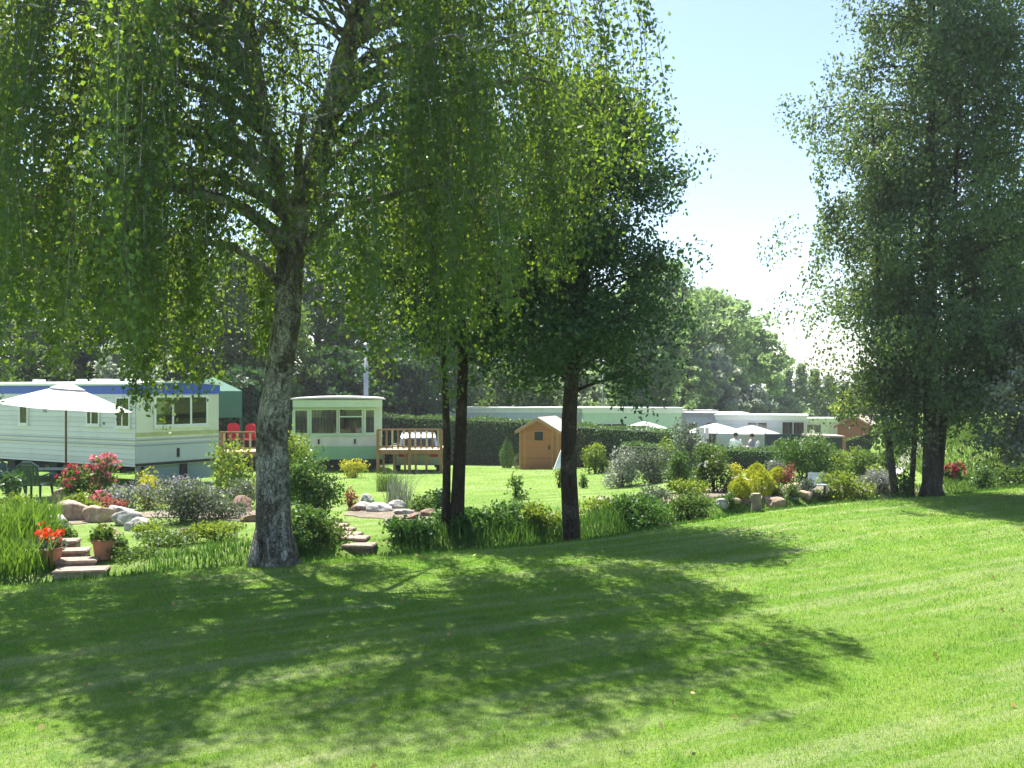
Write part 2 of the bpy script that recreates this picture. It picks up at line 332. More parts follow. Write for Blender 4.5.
M = dict(
    ground=mat_ground(), blade=mat_blade('lawn_blades'),
    soil=mat_rock('garden_soil', (.10, .075, .05), (.20, .155, .11), (.32, .26, .20)),
    gravel=mat_rock('gravel', (.28, .26, .23), (.42, .40, .36), (.5, .48, .44)),
    birch_bark=mat_bark('silver_birch_bark', (.16, .145, .12), (.50, .48, .43), 0.62),
    dark_bark=mat_bark('dark_bark', (.085, .062, .045), (.16, .14, .11), 0.3),
    grey_bark=mat_bark('grey_bark', (.11, .10, .08), (.22, .21, .17), 0.4),
    leaf_birch=leafmat('birch_leaves', (.030, .075, .026), (.085, .15, .065), (.28, .42, .03), 0.48),
    leaf_birch2=leafmat('right_tree_leaves', (.05, .095, .05), (.135, .195, .115), (.20, .30, .05), 0.38),
    leaf_dark=leafmat('alder_leaves', (.028, .070, .035), (.065, .125, .065), (.08, .18, .02), 0.32),
    leaf_mid=leafmat('mid_green_leaves', (.035, .085, .02), (.09, .16, .035), (.16, .27, .03), 0.42),
    leaf_yel=leafmat('yellow_green_leaves', (.07, .13, .02), (.14, .21, .03), (.28, .38, .03), 0.5),
    leaf_far=leafmat('distant_leaves_lit', (.18, .25, .12), (.30, .38, .22), (.42, .54, .27), 0.5),  # sunlight and haze on distant foliage put into a paler leaf colour
    far_mid=leafmat('far_green_leaves_lit', (.12, .20, .06), (.22, .33, .13), (.34, .50, .15), 0.5), far_yel=leafmat('far_yellow_green_leaves_lit', (.16, .23, .05), (.30, .38, .08), (.52, .60, .07), 0.52),  # far copies of the near leaves, brightened to look sunlit
    far_dark=leafmat('far_dark_leaves_lit', (.06, .12, .05), (.13, .21, .09), (.26, .42, .10), 0.5), far_grey=leafmat('far_grey_leaves_lit', (.26, .30, .25), (.44, .48, .41), (.45, .52, .34), 0.5),  # also brightened copies: the sunlight is in the leaf colour
    leaf_grey=leafmat('grey_green_leaves', (.10, .13, .10), (.22, .25, .19), (.14, .19, .07), 0.3),
    leaf_silver=leafmat('silver_leaves', (.17, .19, .16), (.36, .38, .34), (.2, .24, .14), 0.3),
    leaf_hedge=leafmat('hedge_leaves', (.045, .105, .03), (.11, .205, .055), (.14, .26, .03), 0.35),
    leaf_gold=leafmat('golden_conifer_leaves', (.24, .30, .015), (.52, .54, .04), (.5, .54, .03), 0.45),
    leaf_yellow=leafmat('yellow_flowering_leaves', (.32, .36, .02), (.62, .58, .05), (.5, .5, .04), 0.4),
    leaf_red=leafmat('russet_leaves', (.22, .10, .06), (.36, .20, .13), (.35, .08, .04), 0.4),
    leaf_iris=leafmat('sword_leaves', (.04, .11, .02), (.10, .22, .03), (.20, .36, .03), 0.45),
    leaf_wild=leafmat('wild_bank_leaves', (.035, .10, .025), (.09, .20, .05), (.12, .26, .03), 0.4),
    petal_red=leafmat('red_petals', (.34, .015, .04), (.58, .06, .12), (.5, .05, .08), 0.35),
    petal_pink=leafmat('pink_petals', (.60, .12, .18), (.85, .35, .42), (.8, .2, .25), 0.35),
    petal_orange=leafmat('orange_red_petals', (.75, .05, .01), (.9, .12, .02), (.85, .1, .02), 0.3),
    petal_white=leafmat('white_petals', (.6, .6, .55), (.85, .85, .8), (.6, .6, .5), 0.3),
    petal_mauve=leafmat('mauve_petals', (.28, .24, .34), (.5, .45, .56), (.4, .35, .45), 0.3),
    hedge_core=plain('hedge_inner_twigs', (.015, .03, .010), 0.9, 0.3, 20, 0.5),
    rock_tan=mat_rock('sandstone', (.34, .22, .15), (.50, .36, .26), (.62, .50, .40)),
    rock_grey=mat_rock('pale_rock', (.30, .28, .26), (.50, .48, .45), (.70, .67, .63)),
    rock_brown=mat_rock('brown_rock', (.16, .09, .06), (.27, .17, .12), (.38, .27, .20)),
    step=mat_rock('step_stone', (.30, .22, .17), (.42, .33, .27), (.52, .44, .38)),
    tread=mat_rock('tread_stone', (.26, .18, .14), (.36, .27, .22), (.46, .38, .32)),
    terracotta=plain('terracotta', (.46, .20, .12), 0.8, 0.2, 5, 0.3, dirt=0.4),
    clad_white=mat_clad('white_cladding', (.62, .62, .68), 0.145, rough=0.35, depth=0.5, groove=0.72),
    clad_cream=mat_clad('cream_end_panel', (.70, .68, .62), 0.6, vertical=True, rough=0.4, depth=0.1, groove=0.88),
    grey_panel=plain('grey_skirt_panel', (.48, .52, .58), 0.5, 0.06, 2, 0.05),
    slate_panel=plain('slate_blue_skirting', (.22, .29, .33), 0.6, 0.1, 2, 0.05),
    blue=plain('royal_blue_paint', (.02, .085, .55), 0.35, 0.1, 2, 0.03, dirt=0.15),
    white=plain('white_paint', (.80, .80, .79), 0.35, 0.04, 4, 0.03, dirt=0.2),
    offwhite=plain('weathered_white', (.64, .64, .60), 0.5, 0.08, 3, 0.05, dirt=0.3),
    roofgrey=plain('grey_roof_sheet', (.55, .54, .53), 0.5, 0.1, 3, 0.05, dirt=0.4),
    yellow_line=plain('olive_trim', (.44, .45, .22), 0.5),
    grey_trim=plain('grey_rail', (.30, .32, .34), 0.4, metal=0.3),
    dark=plain('dark_gap', (.02, .02, .022), 0.8),
    steel=plain('galvanised_steel', (.42, .44, .46), 0.45, 0.1, 8, 0.05, metal=0.6),
    green_paint=plain('pale_green_paint', (.52, .66, .50), 0.4, 0.06, 3, 0.03, dirt=0.2),
    green_band=plain('mid_green_paint', (.26, .48, .28), 0.4, 0.06, 3, 0.03),
    green_pole=plain('dark_green_paint', (.02, .09, .07), 0.5),
    green_tent=mat_cloth('green_tent_cloth', (.09, .24, .17), 0.3),
    canvas=mat_cloth('white_canvas', (.70, .70, .71), 0.35),
    canvas_g=mat_cloth('pale_green_canvas', (.55, .66, .55), 0.3),
    pole_wood=plain('mahogany_pole', (.16, .06, .05), 0.4),
    plastic_g=plain('dark_green_plastic', (.012, .05, .045), 0.35, dirt=0.1),
    plastic_b=plain('navy_plastic', (.02, .03, .09), 0.35, dirt=0.1),
    plastic_w=plain('white_plastic', (.62, .70, .76), 0.35, dirt=0.2),
    red_cloth=mat_cloth('red_cloth', (.55, .02, .04), 0.2),
    wood_orange=mat_clad('orange_shed_boards', (.42, .16, .055), 0.11, vertical=False, rough=0.65, depth=0.5, groove=0.62),
    wood_trim=plain('shed_trim_wood', (.46, .23, .08), 0.7, 0.2, 8, 0.2),
    wood_brown=plain('deck_wood', (.30, .15, .07), 0.7, 0.25, 8, 0.3),
    wood_pale=plain('pale_wood', (.55, .42, .28), 0.7, 0.2, 8, 0.2),
    wood_red=mat_clad('red_brown_boards', (.34, .13, .07), 0.12, rough=0.7, groove=0.6),
    wood_grey=plain('weathered_stump', (.22, .17, .13), 0.9, 0.3, 12, 0.6),
    felt=plain('pinkish_roof_felt', (.46, .35, .32), 0.9, 0.15, 10, 0.2),
    felt_dark=plain('dark_boards', (.025, .04, .045), 0.8, 0.15, 8, 0.2),
    silver=plain('silver_car_paint', (.50, .52, .55), 0.25, 0.03, 3, 0.0, metal=0.6, dirt=0.05),
    tyre=plain('tyre_rubber', (.02, .02, .02), 0.8),
    lampglass=plain('lamp_glass', (.7, .7, .7), 0.1, 0.02, 3, 0.0),
    pane=mat_pane(),
    curtain_brown=mat_curtain('brown_curtain', (.80, .52, .32)),
    curtain_grey=mat_curtain('grey_net_curtain', (.40, .42, .42)),
    curtain_pale=mat_curtain('pale_net_curtain', (.48, .55, .52)),
    unlit_room=mat_curtain('dim_room', (.06, .05, .05)),  # near-black sheet painting the dimness of the room behind the glass
    skin=plain('skin', (.55, .33, .24), 0.6, 0.05, 5, 0.02, dirt=0),
    hair=plain('dark_hair', (.03, .02, .015), 0.7),
    shirt_w=plain('white_shirt', (.8, .8, .8), 0.8, 0.04), shirt_g=plain('grey_shirt', (.25, .26, .28), 0.8, 0.04),
    trousers=plain('dark_trousers', (.05, .06, .09), 0.8),
)
def mat_water():
    m, nt, out = newmat('stream_water'); p = N(nt, 'ShaderNodeBsdfPrincipled')
    p.inputs['Base Color'].default_value = (.03, .045, .03, 1); p.inputs['Roughness'].default_value = 0.06
    g = N(nt, 'ShaderNodeNewGeometry').outputs['Position']
    nt.links.new(bump(nt, noise_n(nt, g, 6, 3), 0.2, 0.02), p.inputs['Normal']); nt.links.new(p.outputs[0], out.inputs[0]); return m
M['water'] = mat_water()

# ------------------------------------------------------------------ ground sheet
def grid_axis(segs):
    out = [segs[0][0]]
    for a, b, st in segs: 
        n = max(1, int(round((b - a) / st))); out += list(np.linspace(a, b, n + 1)[1:])
    return np.array(out)
gx = grid_axis([(-900, -100, 100), (-100, -30, 5), (-30, -10, .6), (-10, 16, .16), (16, 30, .6), (30, 100, 5), (100, 900, 100)])
gy = grid_axis([(-400, -20, 60), (-20, 2, 1.0), (2, 34, .16), (34, 80, 1.0), (80, 200, 10), (200, 1500, 130)])
GX, GY = np.meshgrid(gx, gy); GZ = T(GX, GY)
V = np.stack([GX.ravel(), GY.ravel(), GZ.ravel()], 1); nx, ny = len(gx), len(gy)
I = np.arange(nx * ny).reshape(ny, nx)
Fc = np.stack([I[:-1, :-1].ravel(), I[:-1, 1:].ravel(), I[1:, 1:].ravel(), I[1:, :-1].ravel()], 1)
ground = link('ground', np_mesh('ground', V, Fc), M['ground'], smooth=True)
tag(ground, 'mown green lawn sloping into a ditch with garden ground beyond', 'ground', kind='structure')

def ribbon(name, pts, half, dz, mat, label, cat, kind='structure', flat=None, step=0.25):
    """terrain-following sheet along a polyline"""
    P = []
    for (a, b) in zip(pts[:-1], pts[1:]):
        n = max(1, int(math.dist(a, b) / step)); P += [(a[0] + (b[0] - a[0]) * i / n, a[1] + (b[1] - a[1]) * i / n) for i in range(n)]
    P.append(pts[-1]); vs = []; fs = []; K = 7
    for i, p in enumerate(P):
        q0 = P[max(i - 1, 0)]; q1 = P[min(i + 1, len(P) - 1)]; dx, dy = q1[0] - q0[0], q1[1] - q0[1]; l = math.hypot(dx, dy)
        nxx, nyy = -dy / l, dx / l; h = half * (1 + 0.25 * math.sin(i * 0.9) * math.cos(i * .37)) * min(1, 0.25 + min(i, len(P) - 1 - i) * 0.25)
        for k in range(K):
            u = (k / (K - 1) * 2 - 1) * h; x, y = p[0] + nxx * u, p[1] + nyy * u
            vs.append((x, y, flat if flat is not None else Tz(x, y) + dz))
    for i in range(len(P) - 1):
        for k in range(K - 1): a = i * K + k; fs.append((a, a + 1, a + K + 1, a + K))
    me = bpy.data.meshes.new(name); me.from_pydata(vs, [], fs); me.update()
    return tag(link(name, me, mat, smooth=True), label, cat, kind=kind)

mid = [(x, float(np.interp(x, EX, EY)) + 1.25 / .85) for x in np.arange(-20, 11, 1.0)]
ribbon('stream', mid, 0.42, 0, M['water'], 'narrow stream in the ditch', 'water', flat=-0.98)

# ------------------------------------------------------------------ grass blades
def blades(name, X, Y, H, W, lean=0.35, mat=None, zoff=0.0, label='', cat='grass', kind='stuff', parent=None, tri=True, Z=None):
    n = len(X); Zb = (T(X, Y) if Z is None else Z) + zoff - 0.006
    az = RNG.uniform(0, 2 * np.pi, n); la = RNG.uniform(0, 2 * np.pi, n); ln = RNG.uniform(0.05, lean, n) * H
    ux, uy = np.cos(az) * W / 2, np.sin(az) * W / 2
    base = np.stack([X, Y, Zb], 1); tip = base + np.stack([np.cos(la) * ln, np.sin(la) * ln, H], 1)
    if tri:
        Vv = np.concatenate([base + np.stack([ux, uy, ux * 0], 1), base - np.stack([ux, uy, ux * 0], 1), tip], 0)
        Ff = np.stack([np.arange(n), np.arange(n) + n, np.arange(n) + 2 * n], 1)
        tint = RNG.uniform(0, 1, n)
    else:  # bent blade: quad + quad
        midp = base + np.stack([np.cos(la) * ln * .3, np.sin(la) * ln * .3, H * .6], 1); w = np.stack([ux, uy, ux * 0], 1)
        Vv = np.concatenate([base + w, base - w, midp - w * .8, midp + w * .8, tip + w * .1, tip - w * .1], 0); a = np.arange(n)
        Ff = np.concatenate([np.stack([a, a + n, a + 2 * n, a + 3 * n], 1), np.stack([a + 3 * n, a + 2 * n, a + 5 * n, a + 4 * n], 1)], 0)
        t = RNG.uniform(0, 1, n); tint = np.concatenate([t, t])
    o = link(name, np_mesh(name, Vv, Ff, tint), mat or M['blade'], parent)
    if label: tag(o, label, cat, kind=kind)
    return o

def scatter_lawn():
    Xs, Ys, Hs, Ws = [], [], [], []
    for (y0, y1, dens, h, w) in ((4.2, 6.5, 5200, .026, .0045), (6.5, 9, 4200, .026, .0055), (9, 12.5, 2400, .026, .008), (12.5, 17, 1300, .026, .012), (17, 23, 700, .028, .018)):
        x0, x1 = -0.62 * y1 - .8, 0.62 * y1 + .8
        n = int((x1 - x0) * (y1 - y0) * dens)
        X = RNG.uniform(x0, x1, n); Y = RNG.uniform(y0, y1, n)
        s = (Y - np.interp(X, EX, EY)) * .85
        k = (s < 0.1) & (np.abs(X) < 0.6 * Y + .9); X, Y = X[k], Y[k]
        m = len(X); Xs.append(X); Ys.append(Y)
        clump = 0.75 + 0.5 * np.sin(X * 7.1 + 1.3 * np.sin(Y * 5)) * np.sin(Y * 6.3 + np.sin(X * 4))
        Hs.append(h * RNG.uniform(.5, 1.35, m) * (0.8 + .4 * clump)); Ws.append(w * RNG.uniform(.7, 1.3, m))
    blades('mown_grass', np.concatenate(Xs), np.concatenate(Ys), np.concatenate(Hs), np.concatenate(Ws), 0.9,
           label='short mown grass of the foreground lawn', mat=M['blade'])
scatter_lawn()
def scatter_garden():
    n = 150000; Y = 13.5 + 32 * RNG.random(n) ** 1.5; X = RNG.uniform(-.58, .5, n) * Y
    s = (Y - np.interp(X, EX, EY)) * .85; k = s > 2.6; X, Y = X[k], Y[k]; m = len(X)
    blades('garden_grass', X, Y, (.02 + Y * .0003) * RNG.uniform(.6, 1.4, m), .0005 * Y * RNG.uniform(.7, 1.3, m), .8,
           label='grass of the caravan gardens beyond the ditch', mat=M['blade'])
scatter_garden()
def scatter_bank():
    n = 60000; X = RNG.uniform(-9, 13, n); s = RNG.uniform(-0.05, 3.1, n)
    Y = np.interp(X, EX, EY) + s / .85; k = ~((np.abs(X + 2.35 ) < .5) & (s > 1.9)); k &= ~((X < -5.2) & (X > -6.4) & (s > 1.9)); X, Y, s = X[k], Y[k], s[k]; m = len(X)
    long_ = 0.06 + 0.06 * smooth(s, .3, 1.2) * (1 - smooth(X, 2.6, 3.8)) + 0.16 * smooth(X, -2.0, -1) * (1 - smooth(X, 2.6, 3.8)) * smooth(s, 1.0, 1.8)
    long_ = long_ * (0.7 + .5 * np.sin(X * 3.1 + np.sin(Y * 2)) ** 2)
    blades('bank_grass', X, Y, long_ * RNG.uniform(.5, 1.4, m), RNG.uniform(.009, .02, m), .6, mat=M['leaf_wild'], tri=False,
           label='long uncut grass on both banks of the ditch')
scatter_bank()
def scatter_meadow():
    n = 60000; Y = RNG.uniform(21, 42, n); X = 9.2 + .28 * (Y - 20) + RNG.uniform(0, 9, n); m = n
    blades('meadow_grass', X, Y, RNG.uniform(.04, .15, m), RNG.uniform(.012, .026, m), .8, mat=M['leaf_mid'], tri=False,
           label='rough sunlit grass on the bank behind the right tree')
scatter_meadow()

# ------------------------------------------------------------------ foliage
def leaves(name, P, size, mat, parent, hang=0.0, aspect=0.62, up=0.0, var=0.45):
    n = len(P); P = np.asarray(P)
    u = RNG.normal(size=(n, 3)); u[:, 2] -= hang * 1.6; u /= np.linalg.norm(u, axis=1, keepdims=True) + 1e-9
    w = RNG.normal(size=(n, 3)); w[:, 2] *= (1 - up * .8); v = np.cross(u, w); v /= np.linalg.norm(v, axis=1, keepdims=True) + 1e-9
    s = (size * RNG.uniform(1 - var, 1 + var, n))[:, None]
    a = P + u * s * .5; b = P + v * s * aspect * .5 + u * s * .05; c = P - u * s * .5; d = P - v * s * aspect * .5 + u * s * .05
    Vv = np.concatenate([a, b, c, d], 0); i = np.arange(n); Ff = np.stack([i, i + n, i + 2 * n, i + 3 * n], 1)
    return link(name, np_mesh(name, Vv, Ff, RNG.uniform(0, 1, n)), mat, parent)

def curve_pts(p0, p1, bend, n=6, sag=0.0):
    p0, p1 = Vector(p0), Vector(p1); L = (p1 - p0).length; out = []
    jx, jy = random.uniform(-1, 1) * bend * L, random.uniform(-1, 1) * bend * L
    for i in range(n + 1):
        t = i / n; p = p0.lerp(p1, t); b = math.sin(math.pi * t)
        out.append(p + Vector((jx * b, jy * b, sag * L * (b))))
    return out

def trunk_mb(mb, pts, rads, n=14, flare=1.0, wob=0.05):
    """trunk with flare and knobbly outline"""
    base = len(mb.v); mb.tube(pts, rads, n)
    for i in range(base, len(mb.v)):
        p = Vector(mb.v[i]); q = noise.noise(p * 3.1) * wob + noise.noise(p * 9) * wob * .4
        c = None; k = (i - base) // n; cc = Vector(pts[k]); d = (p - cc)
        mb.v[i] = tuple(cc + d * (1 + q * 2.2))

def gen_tree(name, label, base, height, r0, prof, n_limbs, clumps, per, lsize, mat, bark, group=None, lean=(0, 0), h0=0.2,
             clump_r=0.45, spread=.30, droop=0.0, hang=0.2, stems=None, rise=0.25, cat='tree', squash=0.65, aspect=0.62, seed=None, trunk_n=12, taper=0.9, offx=None):
    """prof(t)-> crown radius at relative height t (0..1); trunk, limbs and leaf clumps at the ends of limbs"""
    if seed is not None: random.seed(seed); globals()['RNG'] = np.random.default_rng(seed)
    base = Vector(base); t = thing(name, base, label, cat, group=group)
    mb = MB(); paths = []
    stems = stems or [((0, 0), (lean[0], lean[1]), 1.0, 1.0)]
    for (b0, tp, hs, rs) in stems:
        n = 9; pts = []; H = height * hs
        wx, wy = random.uniform(-.02, .02) * H, random.uniform(-.02, .02) * H
        for i in range(n + 1):
            q = i / n; pts.append(Vector((b0[0] + (tp[0] - b0[0]) * q + wx * math.sin(q * 5.5), b0[1] + (tp[1] - b0[1]) * q + wy * math.sin(q * 4.5), H * q - 0.1 * (i == 0))))
        rad = [r0 * rs * ((1 - q / n) * taper + (1 - taper) + 0.02) * (1.75 if q == 0 else 1.0) for q in range(n + 1)]
        pts.insert(1, pts[0].lerp(pts[1], 0.25)); rad.insert(1, r0 * rs * 1.12)
        trunk_mb(mb, pts, rad, trunk_n, wob=0.045); paths.append((pts, H, rs))
    C = []
    for i in range(n_limbs):
        pts, H, rs = paths[i % len(paths)]
        q = h0 + (0.97 - h0) * ((i + random.random()) / n_limbs)
        hz = q * height
        if hz > H * .98: hz = H * random.uniform(.5, .98)
        j = min(len(pts) - 2, max(0, int(hz / H * (len(pts) - 2)) + 1)); 
        f = 0
        for k in range(len(pts) - 1):
            if pts[k].z <= hz <= pts[k + 1].z: j = k; f = (hz - pts[k].z) / max(1e-6, pts[k + 1].z - pts[k].z); break
        p0 = pts[j].lerp(pts[j + 1], f)
        az = i * 2.39996 + random.uniform(-.5, .5)
        rr = prof((hz / height - h0 * .0)) * random.uniform(.72, 1.08)
        if offx: rr *= offx(az)
        rise_ = rise * rr * random.uniform(.5, 1.4) - droop * rr
        p1 = p0 + Vector((math.cos(az) * rr, math.sin(az) * rr, rise_))
        lp = curve_pts(p0, p1, 0.06, 6, 0.06)
        lr = max(0.012, r0 * .33 * (1 - q * .7))
        mb.tube(lp, [lr * (1 - .85 * k / 6) for k in range(7)], 5)
        for c in range(clumps):
            tt = random.uniform(.28, 1.0) ** .8; k = min(5, int(tt * 6)); a = lp[k].lerp(lp[k + 1], tt * 6 - k)
            sp = rr * spread
            d = a + Vector((random.gauss(0, sp), random.gauss(0, sp), random.gauss(0, sp * .45) - droop * sp))
            if (d - a).length > .25: mb.tube([a, a.lerp(d, .5) + Vector((0, 0, .03)), d], [lr * .3, lr * .2, lr * .08], 3, cap=False)
            C.append((d, clump_r * random.uniform(.6, 1.3)))
    mb.build('trunk', bark, t, smooth=True)
    cc = np.array([c[0][:] for c in C]); cr = np.array([c[1] for c in C])
    idx = np.repeat(np.arange(len(C)), per); m = len(idx)
    d = RNG.normal(size=(m, 3)); d /= np.linalg.norm(d, axis=1, keepdims=True); rr = RNG.random(m) ** .45
    d = d * (rr * cr[idx])[:, None]; d[:, 2] *= squash
    P = cc[idx] + d
    P[:, 2] = np.maximum(P[:, 2], 0.05)
    leaves('crown', P, lsize, mat, t, hang=hang, aspect=aspect)
    return t

def shrub(name, label, pos, r, h, mat, n=900, ls=0.06, flowers=None, nf=60, fs=0.05, group=None, lumps=7, cat='shrub', open_=0.35, stemmat=None, topflow=True, hang=-.2, ry=None, aspect=0.6, part='foliage'):
    t = thing(name, pos, label, cat, group=group); mb = MB(); ry = ry or r
    L = []
    for i in range(lumps):
        a = random.uniform(0, 2 * math.pi); q = math.sqrt(random.random()) * .62
        z = h * random.uniform(.16, .74); lr = random.uniform(.34, .55) * (1.15 - q * .5)
        L.append((Vector((math.cos(a) * q * r, math.sin(a) * q * ry, z)), lr))
        mb.tube([(random.uniform(-.05, .05), random.uniform(-.05, .05), -.05), (math.cos(a) * q * r * .4, math.sin(a) * q * ry * .4, z * .5), L[-1][0][:]], [.012 + r * .015, .01, .006], 5)
    L.append((Vector((0, 0, h * .66)), .5)); L.append((Vector((0, 0, h * .22)), .78))
    mb.build('stems', stemmat or M['dark_bark'], t)
    pts = []
    li = RNG.integers(0, len(L), n); d = RNG.normal(size=(n, 3)); d /= np.linalg.norm(d, axis=1, keepdims=True)
    rr = 1 - (1 - open_) * 0 - RNG.random(n) ** 1.6 * .75
    lc = np.array([l[0][:] for l in L]); lr = np.array([l[1] for l in L])
    P = lc[li] + d * (rr * lr[li])[:, None] * np.array([r, ry, h * .62])
    P = P + RNG.normal(size=(n, 3)) * ls * .5
    P[:, 2] = np.abs(P[:, 2] - .02) + .02
    leaves(part, P, ls, mat, t, hang=hang, aspect=aspect)
    if flowers is not None:
        li = RNG.integers(0, len(L), nf); d = RNG.normal(size=(nf, 3)); d[:, 2] = np.abs(d[:, 2]) * 1.2 if topflow else d[:, 2]
        d /= np.linalg.norm(d, axis=1, keepdims=True)
        C = lc[li] + d * (lr[li] * 1.03)[:, None] * np.array([r, ry, h * .62]); C[:, 2] = np.maximum(C[:, 2], .05)
        P = np.repeat(C, 7, 0) + RNG.normal(size=(nf * 7, 3)) * fs * .4
        leaves('flowers', P, fs, flowers, t, hang=0, aspect=.9)
    return t

def conifer(name, label, pos, r, h, mat, n=1200, ls=.035, group=None, tip=0.3, cat='shrub', power=.75):
    t = thing(name, pos, label, cat, group=group)
    MB().tube([(0, 0, -.05), (0, 0, h * .9)], [r * .1, .01], 6).build('stem', M['dark_bark'], t)
    z = RNG.random(n) ** 1.0; a = RNG.uniform(0, 2 * np.pi, n)
    rr = r * np.sin(np.pi * np.clip(z * .93 + .12, 0, 1)) ** power * (1 - tip * z) * (1 - RNG.random(n) ** 2 * .5) * (1 + .12 * np.sin(a * 5 + z * 9))
    P = np.stack([np.cos(a) * rr, np.sin(a) * rr, z * h + .02], 1)
    leaves('foliage', P, ls, mat, t, hang=-1.2, aspect=.5); return t

def sword_clump(name, label, pos, r, h, n, mat, w=.03, flowers=None, nf=0, group=None, cat='plant', lean=.55):
    t = thing(name, pos, label, cat, group=group)
    q = np.sqrt(RNG.random(n)) * r; a = RNG.uniform(0, 6.283, n); X, Y = np.cos(a) * q, np.sin(a) * q
    blades('leaves', X, Y, h * RNG.uniform(.55, 1.1, n), w * RNG.uniform(.6, 1.2, n), lean, mat, parent=t, tri=False, Z=np.zeros(n))
    if flowers is not None:
        C = np.stack([RNG.normal(0, r * .5, nf), RNG.normal(0, r * .5, nf), h * RNG.uniform(.75, 1.1, nf)], 1)
        leaves('flowers', np.repeat(C, 8, 0) + RNG.normal(size=(nf * 8, 3)) * .02, .04, flowers, t, aspect=.9)
    return t

def hedge(name, label, a, b, th, za, zb, zt_a, zt_b, dens=330, ls=.07, mat=None, group=None, cat='hedge'):
    """clipped hedge from a to b (x,y); z of foot and top at each end"""
    a, b = Vector((a[0], a[1], 0)), Vector((b[0], b[1], 0)); d = b - a; L = d.length; u = d / L; nrm = Vector((-u.y, u.x, 0))
    c = (a + b) / 2; t = thing(name, (c.x, c.y, (za + zb) / 2), label, cat, group=group)
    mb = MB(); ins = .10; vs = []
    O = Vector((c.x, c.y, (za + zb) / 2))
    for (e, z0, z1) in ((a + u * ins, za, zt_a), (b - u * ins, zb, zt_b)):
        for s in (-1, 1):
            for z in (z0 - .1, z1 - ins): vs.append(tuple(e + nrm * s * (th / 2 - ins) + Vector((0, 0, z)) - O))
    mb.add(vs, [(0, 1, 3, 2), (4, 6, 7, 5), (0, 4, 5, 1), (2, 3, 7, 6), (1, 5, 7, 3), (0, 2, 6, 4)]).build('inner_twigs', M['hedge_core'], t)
    Hh = ((zt_a - za) + (zt_b - zb)) / 2; areas = [L * Hh, L * Hh, L * th, th * Hh, th * Hh]; P = []
    for k, A in enumerate(areas):
        n = int(A * dens); s = RNG.random(n); w = RNG.random(n)
        if k < 2: al, ac, up = s, np.full(n, -.5 if k == 0 else .5), w
        elif k == 2: al, ac, up = s, w - .5, np.ones(n)
        else: al, ac, up = np.full(n, 0. if k == 3 else 1.), s - .5, w
        zlo = za + (zb - za) * al; zhi = zt_a + (zt_b - zt_a) * al
        wav = .05 * np.sin(al * L * 2.3) + .03 * np.sin(al * L * 6.1 + up * 4)
        X = a.x + d.x * al + nrm.x * ac * (th + wav); Y = a.y + d.y * al + nrm.y * ac * (th + wav); Z = zlo + (zhi - zlo) * up + wav * (up > .9)
        P.append(np.stack([X, Y, Z], 1) - np.array(O[:]))
    P = np.concatenate(P, 0); P += RNG.normal(size=P.shape) * .045
    leaves('foliage', P, ls, mat or M['leaf_hedge'], t, aspect=.7); return t

def rock(label, pos, s, mat, seed, flat=.6, group='rocks in the rockery', name='rock', rz=0):
    bm = bmesh.new(); bmesh.ops.create_icosphere(bm, subdivisions=4, radius=1)
    rs = random.Random(seed); pl = [(Vector((rs.gauss(0, 1), rs.gauss(0, 1), rs.gauss(0, .8))).normalized(), rs.uniform(.55, .85)) for _ in range(9)]
    for v in bm.verts:
        p = v.co.copy()
        for n_, d_ in pl:
            e = p.dot(n_) - d_
            if e > 0: p -= n_ * e * .92
        p += p.normalized() * (noise.noise(p * 2.2 + Vector((seed, 0, 0))) * .10 + noise.noise(p * 7 + Vector((seed, 3, 0))) * .04)
        v.co = Vector((p.x * s[0], p.y * s[1], p.z * s[2]))
    me = bpy.data.meshes.new(name); bm.to_mesh(me); bm.free()
    o = link(name, me, mat, smooth=True); o.location = Vector(pos) + Vector((0, 0, s[2] * flat * .45)); o.rotation_euler = (0, 0, rz)
    return tag(o, label, 'rock', group)

